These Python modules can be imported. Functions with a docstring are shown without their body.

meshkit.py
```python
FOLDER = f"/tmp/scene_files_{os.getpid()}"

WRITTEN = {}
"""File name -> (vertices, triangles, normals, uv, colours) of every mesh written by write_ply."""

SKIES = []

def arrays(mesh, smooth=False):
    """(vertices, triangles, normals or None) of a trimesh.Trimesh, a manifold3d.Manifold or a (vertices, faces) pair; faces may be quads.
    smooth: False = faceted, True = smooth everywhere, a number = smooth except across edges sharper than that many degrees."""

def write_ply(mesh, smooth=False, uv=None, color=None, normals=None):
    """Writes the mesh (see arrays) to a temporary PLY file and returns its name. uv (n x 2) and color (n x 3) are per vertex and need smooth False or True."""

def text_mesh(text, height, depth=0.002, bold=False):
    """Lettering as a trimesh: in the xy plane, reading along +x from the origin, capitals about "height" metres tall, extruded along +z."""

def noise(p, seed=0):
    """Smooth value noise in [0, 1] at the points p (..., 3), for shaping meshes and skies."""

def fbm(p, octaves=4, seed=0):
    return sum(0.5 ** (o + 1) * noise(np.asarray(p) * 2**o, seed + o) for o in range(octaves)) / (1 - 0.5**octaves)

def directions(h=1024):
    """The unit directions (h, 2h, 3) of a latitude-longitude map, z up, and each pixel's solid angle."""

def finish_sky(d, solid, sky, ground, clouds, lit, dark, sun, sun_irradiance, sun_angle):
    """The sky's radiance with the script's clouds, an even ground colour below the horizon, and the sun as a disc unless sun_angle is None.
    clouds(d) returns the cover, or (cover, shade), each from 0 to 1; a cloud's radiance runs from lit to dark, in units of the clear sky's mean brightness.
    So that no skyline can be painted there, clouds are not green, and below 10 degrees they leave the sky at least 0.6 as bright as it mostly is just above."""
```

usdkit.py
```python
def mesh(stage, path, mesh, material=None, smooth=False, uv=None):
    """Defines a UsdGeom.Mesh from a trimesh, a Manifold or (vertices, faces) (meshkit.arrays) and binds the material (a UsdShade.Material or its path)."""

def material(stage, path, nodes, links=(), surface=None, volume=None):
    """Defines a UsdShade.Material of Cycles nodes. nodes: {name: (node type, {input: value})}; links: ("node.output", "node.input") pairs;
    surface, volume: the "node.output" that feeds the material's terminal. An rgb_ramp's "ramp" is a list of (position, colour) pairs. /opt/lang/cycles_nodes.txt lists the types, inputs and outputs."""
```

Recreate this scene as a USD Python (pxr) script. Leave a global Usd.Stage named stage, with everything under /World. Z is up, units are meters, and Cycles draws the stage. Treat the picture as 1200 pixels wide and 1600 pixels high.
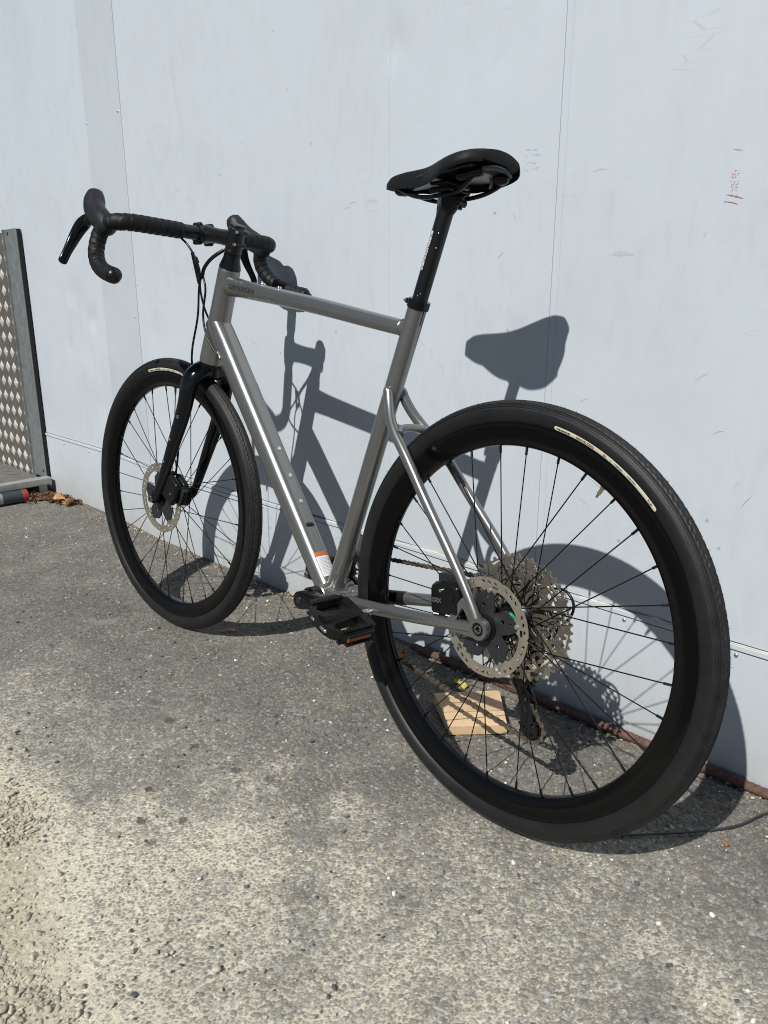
import math
import numpy as np
import trimesh
import manifold3d as m3
from scipy.spatial import cKDTree
from scipy.interpolate import CubicSpline
from shapely.geometry import Polygon, Point, box as sbox, LineString
from shapely.ops import unary_union
from shapely import affinity
from pxr import Usd, UsdGeom, UsdLux, UsdShade, Gf, Sdf, Vt
import usdkit
import meshkit

stage = Usd.Stage.CreateInMemory()
UsdGeom.Xform.Define(stage, '/World')
UsdGeom.Scope.Define(stage, '/World/Looks')

# ------------------------------------------------------------------ camera
CAM = np.array([0.65516, -1.31311, 0.85834])
YAW, PITCH = 0.77773, 0.27937
cam = UsdGeom.Camera.Define(stage, '/World/camera')
fwd = np.array([-math.sin(YAW) * math.cos(PITCH), math.cos(YAW) * math.cos(PITCH), -math.sin(PITCH)])
rgt = np.array([math.cos(YAW), math.sin(YAW), 0.0])
upv = np.cross(rgt, fwd)
M = Gf.Matrix4d(*rgt, 0, *upv, 0, *(-fwd), 0, *CAM, 1)
cam.AddTransformOp().Set(M)
cam.CreateHorizontalApertureAttr(36.0)
cam.CreateFocalLengthAttr(36.0 * 1192.54 / 1200.0)
cam.CreateClippingRangeAttr((0.05, 2000.0))
cam.CreateExposureAttr(-0.10)

# ------------------------------------------------------------------ sky and sun
SUN = np.array([0.12319, -0.69391, 0.70944])
SUN /= np.linalg.norm(SUN)
sky_mat = usdkit.material(stage, '/World/Looks/sky', {
    'sky': ('sky_texture', {'sky_type': 'single_scattering', 'sun_disc': False, 'sun_elevation': float(math.asin(SUN[2])),
                            'sun_rotation': float(math.atan2(SUN[0], SUN[1])), 'altitude': 50.0, 'air_density': 1.0, 'aerosol_density': 0.25, 'ozone_density': 2.0}),
    'bg': ('background_shader', {'strength': 0.05})}, [('sky.color', 'bg.color')], surface='bg.background')
dome = UsdLux.DomeLight.Define(stage, '/World/sky')
UsdShade.MaterialBindingAPI.Apply(dome.GetPrim()).Bind(sky_mat)
dome.GetPrim().SetCustomDataByKey('kind', 'structure')
dome.GetPrim().SetCustomDataByKey('label', 'clear blue daylight sky above the yard')
sun = UsdLux.DistantLight.Define(stage, '/World/sun')
sun.CreateIntensityAttr(1.25)
sun.CreateAngleAttr(0.53)
sun.CreateColorAttr((1.0, 0.975, 0.925))
sun.GetPrim().CreateAttribute('inputs:normalize', Sdf.ValueTypeNames.Bool).Set(True)
zc = SUN
xc = np.cross([0, 0, 1.0], zc); xc /= np.linalg.norm(xc)
yc = np.cross(zc, xc)
sun.AddTransformOp().Set(Gf.Matrix4d(*xc, 0, *yc, 0, *zc, 0, 0, 0, 5, 1))

# ------------------------------------------------------------------ naming helpers
used = {}


def numbered(parent, name):
    n = used.get((parent, name), -1) + 1
    used[(parent, name)] = n
    return f'{parent}/{name}' + (f'_{n:03d}' if n else '')


def keys(prim, label=None, cat=None, group=None, kind=None):
    for k, v in (('label', label), ('category', cat), ('group', group), ('kind', kind)):
        if v:
            prim.SetCustomDataByKey(k, v)


def thing(name, label, cat, loc=(0, 0, 0), group=None, matrix=None, parent='/World'):
    x = UsdGeom.Xform.Define(stage, numbered(parent, name))
    if matrix is not None:
        x.AddTransformOp().Set(matrix)
    elif any(loc):
        x.AddTranslateOp().Set(Gf.Vec3d(*map(float, loc)))
    keys(x.GetPrim(), label, cat, group)
    return str(x.GetPath())


def obj(name, mesh, mat, parent='/World', smooth=35, label=None, cat=None, group=None, kind=None):
    if isinstance(mesh, list):
        mesh = trimesh.util.concatenate(mesh)
    p = numbered(parent, name)
    m = usdkit.mesh(stage, p, mesh, MAT[mat], smooth=smooth)
    keys(m.GetPrim(), label, cat, group, kind)
    return p


# ------------------------------------------------------------------ materials
MAT = {}


def simple(name, color, rough=0.5, metal=0.0, coat=0.0, spec=0.5, bump=None, var=0.0, vscale=30.0, rvar=0.0, coat_rough=0.05):
    nodes = {'p': ('principled_bsdf', {'base_color': color, 'roughness': rough, 'metallic': metal, 'coat_weight': coat,
                                       'coat_roughness': coat_rough, 'specular_ior_level': spec}),
             'tc': ('texture_coordinate', {})}
    links = []
    if var:
        c = np.array(color)
        nodes['n'] = ('noise_texture', {'scale': vscale, 'detail': 5.0, 'roughness': 0.65})
        nodes['r'] = ('rgb_ramp', {'ramp': [(0.3, tuple(c * (1 - var))), (0.7, tuple(np.minimum(c * (1 + var), 1)))]})
        links += [('tc.object', 'n.vector'), ('n.fac', 'r.fac'), ('r.color', 'p.base_color')]
    if rvar:
        nodes['n2'] = ('noise_texture', {'scale': vscale * 0.6, 'detail': 4.0, 'roughness': 0.7})
        nodes['m2'] = ('map_range', {'from_min': 0.3, 'from_max': 0.7, 'to_min': max(0.02, rough - rvar), 'to_max': rough + rvar})
        links += [('tc.object', 'n2.vector'), ('n2.fac', 'm2.value'), ('m2.result', 'p.roughness')]
    if bump:
        nodes['nb'] = ('noise_texture', {'scale': bump[0], 'detail': 3.0})
        nodes['b'] = ('bump', {'strength': bump[1], 'distance': bump[2]})
        links += [('tc.object', 'nb.vector'), ('nb.fac', 'b.height'), ('b.normal', 'p.normal')]
    MAT[name] = usdkit.material(stage, f'/World/Looks/{name}', nodes, links, surface='p.BSDF')


simple('silver_paint', (0.232, 0.232, 0.225), 0.33, 0.80, 0.25, rvar=0.04, vscale=18, coat_rough=0.2, bump=(2500, 0.08, 0.0004))
simple('raw_alloy', (0.55, 0.545, 0.53), 0.28, 1.0, rvar=0.05, vscale=60)
simple('gloss_black', (0.004, 0.0045, 0.0055), 0.15, 0.0, 0.0, spec=0.32, rvar=0.03, vscale=20)
simple('satin_black', (0.0065, 0.0065, 0.0075), 0.36, 0.0, spec=0.35, rvar=0.06, vscale=40)
simple('rim_black', (0.002, 0.0021, 0.0025), 0.14, 0.0, spec=0.22, rvar=0.04, vscale=15)
simple('anodised_black', (0.012, 0.012, 0.013), 0.32, 0.4, spec=0.35, rvar=0.06, vscale=80)
simple('carrier_grey', (0.028, 0.030, 0.033), 0.42, 0.4, rvar=0.05, vscale=80)
simple('spoke_black', (0.006, 0.006, 0.0065), 0.35, 0.2, spec=0.35)
simple('tread_rubber', (0.0150, 0.0151, 0.0155), 0.5, 0.0, spec=0.32, var=0.35, vscale=45, bump=(700, 0.4, 0.0008))
simple('sidewall_rubber', (0.0120, 0.0121, 0.0125), 0.42, 0.0, spec=0.25, var=0.3, vscale=25)
simple('bar_tape', (0.0065, 0.0068, 0.0078), 0.55, 0.0, spec=0.3, bump=(900, 0.35, 0.0006))
simple('hood_rubber', (0.012, 0.0135, 0.0155), 0.5, 0.0, spec=0.35, bump=(1500, 0.25, 0.0004))
simple('saddle_cover', (0.0065, 0.0068, 0.0075), 0.60, 0.0, spec=0.25, bump=(1400, 0.3, 0.0004))
simple('hard_plastic', (0.0055, 0.0055, 0.006), 0.28, 0.0, spec=0.28)
simple('pedal_plastic', (0.0055, 0.0055, 0.006), 0.38, 0.0, spec=0.28, var=0.25, vscale=60)
simple('hose', (0.006, 0.006, 0.0065), 0.34, 0.0, spec=0.35)
simple('steel', (0.50, 0.49, 0.47), 0.32, 1.0, var=0.15, vscale=90)
simple('bright_steel', (0.75, 0.74, 0.72), 0.22, 1.0)
simple('rotor_steel', (0.38, 0.345, 0.28), 0.40, 0.75, var=0.15, vscale=60, rvar=0.06)
simple('sprocket_steel', (0.335, 0.305, 0.25), 0.35, 0.85, var=0.22, vscale=70, rvar=0.08)
simple('chain_steel', (0.20, 0.17, 0.135), 0.45, 0.8, var=0.4, vscale=200)
simple('brass', (0.45, 0.36, 0.25), 0.35, 0.9)
simple('cream_label', (0.72, 0.66, 0.52), 0.5)
simple('dark_print', (0.02, 0.02, 0.02), 0.6)
simple('grey_print', (0.10, 0.10, 0.10), 0.5)
simple('white_print', (0.75, 0.75, 0.75), 0.5)
simple('label_white', (0.72, 0.73, 0.74), 0.45)
simple('label_orange', (0.48, 0.12, 0.035), 0.45)
simple('label_text', (0.30, 0.31, 0.33), 0.5)
simple('reflector_orange', (0.26, 0.072, 0.007), 0.2, coat=0.4)
simple('green_sticker', (0.02, 0.42, 0.13), 0.4)
simple('red_paint', (0.40, 0.11, 0.12), 0.6)
simple('scuff_black', (0.20, 0.21, 0.22), 0.75)
simple('scuff_grey', (0.43, 0.46, 0.50), 0.75)
simple('ochre_stain', (0.47, 0.47, 0.42), 0.75)
simple('screw_metal', (0.55, 0.56, 0.57), 0.35, 0.8)
simple('cardboard', (0.53, 0.375, 0.23), 0.85, spec=0.2, var=0.16, vscale=24, bump=(260, 0.2, 0.0006))
simple('cardboard_pale', (0.60, 0.43, 0.265), 0.85, spec=0.2, var=0.12, vscale=28, bump=(260, 0.2, 0.0006))
simple('rust', (0.118, 0.064, 0.048), 0.85, 0.1, var=0.5, vscale=110, bump=(320, 0.6, 0.0015))
simple('cable_black', (0.03, 0.032, 0.034), 0.6)
simple('leaf_straw', (0.34, 0.26, 0.15), 0.8, var=0.4, vscale=90)
simple('leaf_tan', (0.42, 0.25, 0.11), 0.7, var=0.35, vscale=70)
simple('leaf_brown', (0.17, 0.085, 0.045), 0.8, var=0.5, vscale=60)
simple('leaf_yellow', (0.42, 0.37, 0.10), 0.6, var=0.25, vscale=60)
simple('leaf_orange', (0.36, 0.14, 0.05), 0.7, var=0.3, vscale=80)
simple('can_steel', (0.46, 0.45, 0.42), 0.3, 0.9, var=0.12, vscale=40)
simple('can_slate', (0.03, 0.042, 0.05), 0.35)
simple('can_red', (0.30, 0.032, 0.025), 0.35)
simple('galvanised', (0.35, 0.37, 0.372), 0.45, 0.75, var=0.22, vscale=28, rvar=0.1)
simple('rail_zinc', (0.42, 0.42, 0.40), 0.5, 0.5, var=0.2, vscale=30, rvar=0.08)
simple('tread_plate', (0.125, 0.116, 0.105), 0.55, 0.3, var=0.25, vscale=40)
simple('tread_boss', (0.60, 0.57, 0.50), 0.40, 0.25, var=0.12, vscale=50)
simple('tread_boss_worn', (0.50, 0.47, 0.41), 0.42, 0.4, var=0.2, vscale=50)
simple('deck_alloy', (0.26, 0.25, 0.23), 0.5, 0.6, var=0.3, vscale=18)
simple('dark_void', (0.012, 0.012, 0.012), 0.8)
simple('quartz', (0.70, 0.67, 0.60), 0.45, var=0.15, vscale=200)
simple('pebble_grey', (0.42, 0.385, 0.305), 0.8, var=0.5, vscale=45, bump=(500, 0.4, 0.001))
simple('pebble_dark', (0.10, 0.10, 0.102), 0.7, var=0.4, vscale=60)
simple('dirty_ledge', (0.62, 0.58, 0.48), 0.8, var=0.3, vscale=25)


def wall_material(name, base, dirt, dirt_height):
    b = np.array(base)
    MAT[name] = usdkit.material(stage, f'/World/Looks/{name}', {
        'g': ('geometry', {}),
        'n1': ('noise_texture', {'scale': 1.7, 'detail': 6.0, 'roughness': 0.6}),
        'r1': ('rgb_ramp', {'ramp': [(0.30, tuple(b * 0.93)), (0.45, tuple(b * 0.985)), (0.55, tuple(b)), (0.72, tuple(np.minimum(b * np.array([1.02, 1.03, 1.035]), 1)))]}),
        # fine vertical and slanted grime streaks
        'mp': ('mapping', {'scale': (26.0, 26.0, 9.0), 'rotation': (0.0, 0.5, 0.0)}),
        'n2': ('noise_texture', {'scale': 1.0, 'detail': 8.0, 'roughness': 0.75, 'distortion': 0.6}),
        'r2': ('rgb_ramp', {'ramp': [(0.46, (0, 0, 0)), (0.60, (0.14, 0.14, 0.14)), (0.70, (0.34, 0.34, 0.34)), (0.82, (0.8, 0.8, 0.8))]}),
        'n3': ('noise_texture', {'scale': 2.3, 'detail': 3.0}),
        'r3': ('rgb_ramp', {'ramp': [(0.33, (0, 0, 0)), (0.56, (1.0, 1.0, 1.0))]}),
        'mm': ('math', {'math_type': 'multiply'}),
        'mix1': ('mix', {'color2': (0.36, 0.38, 0.40)}),
        # thin pen-like scratches
        'mp2': ('mapping', {'scale': (3.0, 3.0, 22.0), 'rotation': (0.0, -0.35, 0.0)}),
        'v': ('voronoi_texture', {'feature': 'distance_to_edge', 'scale': 2.2}),
        'r4': ('rgb_ramp', {'ramp': [(0.0, (1, 1, 1)), (0.012, (0.6, 0.6, 0.6)), (0.02, (0, 0, 0))]}),
        'n4': ('noise_texture', {'scale': 7.0, 'detail': 2.0}),
        'r5': ('rgb_ramp', {'ramp': [(0.60, (0, 0, 0)), (0.68, (0.35, 0.35, 0.35))]}),
        'mm2': ('math', {'math_type': 'multiply'}),
        'mix2': ('mix', {'color2': (0.33, 0.34, 0.35)}),
        # specks
        'v2': ('voronoi_texture', {'feature': 'f1', 'scale': 9.0}),
        'r6': ('rgb_ramp', {'ramp': [(0.0, (0.8, 0.8, 0.8)), (0.025, (0.5, 0.5, 0.5)), (0.04, (0, 0, 0))]}),
        'mix3': ('mix', {'color2': (0.25, 0.25, 0.25)}),
        # splashed dirt rising from the ground
        'sx': ('separate_xyz', {}),
        'n5': ('noise_texture', {'scale': 14.0, 'detail': 6.0, 'roughness': 0.7}),
        'mr': ('map_range', {'from_min': 0.0, 'from_max': dirt_height, 'to_min': 1.0, 'to_max': 0.0, 'clamp': True}),
        'pw': ('math', {'math_type': 'power', 'value2': 1.7}),
        'mm3': ('math', {'math_type': 'multiply'}),
        'mm4': ('math', {'math_type': 'multiply', 'value2': dirt, 'use_clamp': True}),
        'mix4': ('mix', {'color2': (0.30, 0.265, 0.21)}),
        'nb': ('noise_texture', {'scale': 5.0, 'detail': 4.0}),
        'nb2': ('noise_texture', {'scale': 260.0, 'detail': 2.0}),
        'bp': ('bump', {'strength': 0.35, 'distance': 0.004}),
        'bp2': ('bump', {'strength': 0.12, 'distance': 0.0006}),
        'p': ('principled_bsdf', {'roughness': 0.5, 'specular_ior_level': 0.35}),
    }, [('g.position', 'n1.vector'), ('n1.fac', 'r1.fac'), ('g.position', 'mp.vector'), ('mp.vector', 'n2.vector'), ('n2.fac', 'r2.fac'),
        ('g.position', 'n3.vector'), ('n3.fac', 'r3.fac'), ('r2.color', 'mm.value1'), ('r3.color', 'mm.value2'), ('mm.value', 'mix1.fac'), ('r1.color', 'mix1.color1'),
        ('g.position', 'mp2.vector'), ('mp2.vector', 'v.vector'), ('v.distance', 'r4.fac'), ('g.position', 'n4.vector'), ('n4.fac', 'r5.fac'), ('r4.color', 'mm2.value1'), ('r5.color', 'mm2.value2'),
        ('mm2.value', 'mix2.fac'), ('mix1.color', 'mix2.color1'),
        ('g.position', 'v2.vector'), ('v2.distance', 'r6.fac'), ('r6.color', 'mix3.fac'), ('mix2.color', 'mix3.color1'),
        ('g.position', 'sx.vector'), ('sx.z', 'mr.value'), ('mr.result', 'pw.value1'), ('g.position', 'n5.vector'), ('pw.value', 'mm3.value1'), ('n5.fac', 'mm3.value2'),
        ('mm3.value', 'mm4.value1'), ('mm4.value', 'mix4.fac'), ('mix3.color', 'mix4.color1'), ('mix4.color', 'p.base_color'),
        ('g.position', 'nb.vector'), ('nb.fac', 'bp.height'), ('g.position', 'nb2.vector'), ('nb2.fac', 'bp2.height'), ('bp.normal', 'bp2.normal'), ('bp2.normal', 'p.normal')],
        surface='p.BSDF')


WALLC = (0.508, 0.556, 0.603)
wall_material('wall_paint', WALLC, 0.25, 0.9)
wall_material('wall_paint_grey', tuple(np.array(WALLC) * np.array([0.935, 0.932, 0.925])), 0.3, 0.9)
wall_material('wall_paint_low', tuple(np.array(WALLC) * 0.985), 0.75, 0.30)

MAT['asphalt'] = usdkit.material(stage, '/World/Looks/asphalt', {
    'a': ('attribute', {'attribute': 'albedo'}),
    'g': ('geometry', {}),
    'n': ('noise_texture', {'scale': 420.0, 'detail': 4.0, 'roughness': 0.7}),
    'r': ('rgb_ramp', {'ramp': [(0.3, (0.62, 0.62, 0.62)), (0.7, (1.32, 1.32, 1.32))]}),
    'm': ('mix', {'mix_type': 'multiply', 'fac': 1.0}),
    'bp': ('bump', {'strength': 0.55, 'distance': 0.0012}),
    'p': ('principled_bsdf', {'roughness': 0.85, 'specular_ior_level': 0.25})},
    [('g.position', 'n.vector'), ('n.fac', 'r.fac'), ('a.color', 'm.color1'), ('r.color', 'm.color2'), ('m.color', 'p.base_color'),
     ('n.fac', 'bp.height'), ('bp.normal', 'p.normal')], surface='p.BSDF')


# ------------------------------------------------------------------ geometry helpers
def nrm(v):
    v = np.asarray(v, float)
    return v / np.maximum(np.linalg.norm(v, axis=-1, keepdims=True), 1e-12)


def spline(pts, n):
    pts = np.asarray(pts, float)
    t = np.r_[0, np.cumsum(np.linalg.norm(np.diff(pts, axis=0), axis=1))]
    return CubicSpline(t / t[-1], pts)(np.linspace(0, 1, n))


def interp(keys_, n):
    """keys_: values evenly spaced or (t, v) pairs -> n values"""
    k = np.asarray(keys_, float)
    if k.ndim == 1:
        k = np.stack([np.linspace(0, 1, len(k)), k], 1)
    return np.interp(np.linspace(0, 1, n), k[:, 0], k[:, 1])


def sweep(path, rx, ry=None, ref=(0, 1, 0), sides=20, power=2.0, caps=True, twist=0.0):
    """tube along path; rx along ref, ry across; scalars or arrays of len(path)"""
    p = np.asarray(path, float)
    n = len(p)
    rx = np.broadcast_to(np.asarray(rx, float), n)
    ry = rx if ry is None else np.broadcast_to(np.asarray(ry, float), n)
    t = nrm(np.gradient(p, axis=0))
    ref = nrm(np.asarray(ref, float))
    x = nrm(ref - (t @ ref)[:, None] * t) if ref.ndim == 1 else nrm(ref)
    y = np.cross(t, x)
    a = np.arange(sides) * 2 * np.pi / sides + twist
    c, s = np.cos(a), np.sin(a)
    cx = np.sign(c) * np.abs(c) ** (2 / power)
    sy = np.sign(s) * np.abs(s) ** (2 / power)
    v = p[:, None] + rx[:, None, None] * cx[None, :, None] * x[:, None] + ry[:, None, None] * sy[None, :, None] * y[:, None]
    V = v.reshape(-1, 3)
    i, j = np.meshgrid(np.arange(n - 1), np.arange(sides), indexing='ij')
    q = np.stack([i * sides + j, i * sides + (j + 1) % sides, (i + 1) * sides + (j + 1) % sides, (i + 1) * sides + j], -1).reshape(-1, 4)
    F = np.vstack([q[:, [0, 1, 2]], q[:, [0, 2, 3]]])
    if caps:
        V = np.vstack([V, p[0], p[-1]])
        k = np.arange(sides)
        F = np.vstack([F, np.stack([np.full(sides, n * sides), (k + 1) % sides, k], 1),
                       np.stack([np.full(sides, n * sides + 1), (n - 1) * sides + k, (n - 1) * sides + (k + 1) % sides], 1)])
    return trimesh.Trimesh(V, F, process=False)


def rounded_ends(path, r0, frac=1.0):
    """adds three rings at each end so that the tube closes with a dome"""
    p = np.asarray(path, float)
    r = np.broadcast_to(np.asarray(r0, float), len(p)).astype(float)
    out_p, out_r = [], []
    t0, t1 = nrm(p[0] - p[1]), nrm(p[-1] - p[-2])
    for a in (88, 65, 35):
        out_p.append(p[0] + t0 * r[0] * frac * math.sin(math.radians(a))); out_r.append(r[0] * math.cos(math.radians(a)))
    out_p += list(p); out_r += list(r)
    for a in (35, 65, 88):
        out_p.append(p[-1] + t1 * r[-1] * frac * math.sin(math.radians(a))); out_r.append(r[-1] * math.cos(math.radians(a)))
    return np.array(out_p), np.array(out_r)


def rod(a, b, r, sides=12, r2=None):
    a, b = np.asarray(a, float), np.asarray(b, float)
    d = nrm(b - a)
    ref = (0, 0, 1) if abs(d[2]) < 0.9 else (1, 0, 0)
    return sweep([a, b], [r, r if r2 is None else r2], ref=ref, sides=sides)


def lathe(profile, axis='y', seg=64, closed=False):
    """profile: (radius, height) pairs; revolved about the axis"""
    pr = np.asarray(profile, float)
    n = len(pr)
    a = np.arange(seg) * 2 * np.pi / seg
    X = pr[:, 0][None] * np.cos(a)[:, None]
    Z = pr[:, 0][None] * np.sin(a)[:, None]
    Y = np.broadcast_to(pr[:, 1][None], X.shape)
    V = np.stack([X, Y, Z], -1).reshape(-1, 3)
    m = n if closed else n - 1
    i, j = np.meshgrid(np.arange(seg), np.arange(m), indexing='ij')
    a0, a1 = i * n + j, i * n + (j + 1) % n
    b0, b1 = ((i + 1) % seg) * n + j, ((i + 1) % seg) * n + (j + 1) % n
    q = np.stack([a0, a1, b1, b0], -1).reshape(-1, 4)
    F = np.vstack([q[:, [0, 1, 2]], q[:, [0, 2, 3]]])
    t = trimesh.Trimesh(V, F, process=False)
    # orient outward: pick by volume sign
    if t.volume < 0:
        t.invert()
    if axis == 'z':
        t.apply_transform(trimesh.transformations.rotation_matrix(math.pi / 2, [1, 0, 0]))
    return t


def along(mesh, a, b):
    """moves a lathe made about y (height from 0) so that y runs from a towards b"""
    a, b = np.asarray(a, float), np.asarray(b, float)
    T = trimesh.geometry.align_vectors([0, 1, 0], nrm(b - a))
    m = mesh.copy(); m.apply_transform(T); m.apply_translation(a)
    return m


def plate_xz(poly, y0, y1):
    """polygon(s) drawn in x,z extruded from y0 to y1"""
    geoms = getattr(poly, 'geoms', [poly])
    out = []
    for g in geoms:
        if g.area < 1e-9:
            continue
        m = trimesh.creation.extrude_polygon(g, abs(y1 - y0), engine='earcut')
        v = m.vertices.copy()
        m.vertices = np.stack([v[:, 0], max(y0, y1) - v[:, 2], v[:, 1]], 1)
        m.fix_normals() if False else None
        if m.volume < 0:
            m.invert()
        out.append(m)
    return trimesh.util.concatenate(out)


def rbox(size, r=0.002, center=(0, 0, 0), seg=8):
    sx, sy, sz = [max(s / 2 - r, 1e-4) for s in size]
    s = m3.Manifold.sphere(r, seg)
    h = m3.Manifold.batch_hull([s.translate([i * sx, j * sy, k * sz]) for i in (-1, 1) for j in (-1, 1) for k in (-1, 1)])
    mm = h.to_mesh()
    t = trimesh.Trimesh(mm.vert_properties[:, :3], mm.tri_verts, process=False)
    t.apply_translation(center)
    return t


def hull(spheres, seg=16):
    h = m3.Manifold.batch_hull([m3.Manifold.sphere(r, seg).translate(list(map(float, c))) for c, r in spheres])
    mm = h.to_mesh()
    return trimesh.Trimesh(mm.vert_properties[:, :3], mm.tri_verts, process=False)


def mbox(x0, x1, y0, y1, z0, z1):
    m = trimesh.creation.box([x1 - x0, y1 - y0, z1 - z0])
    m.apply_translation([(x0 + x1) / 2, (y0 + y1) / 2, (z0 + z1) / 2])
    return m


def rotated(mesh, deg, axis, point=(0, 0, 0)):
    m = mesh.copy()
    m.apply_transform(trimesh.transformations.rotation_matrix(math.radians(deg), axis, point))
    return m


def moved(mesh, v):
    m = mesh.copy(); m.apply_translation(v)
    return m


def circle_pts(n, r, ph=0.0):
    a = np.arange(n) * 2 * np.pi / n + ph
    return np.stack([r * np.cos(a), r * np.sin(a)], 1)


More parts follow.
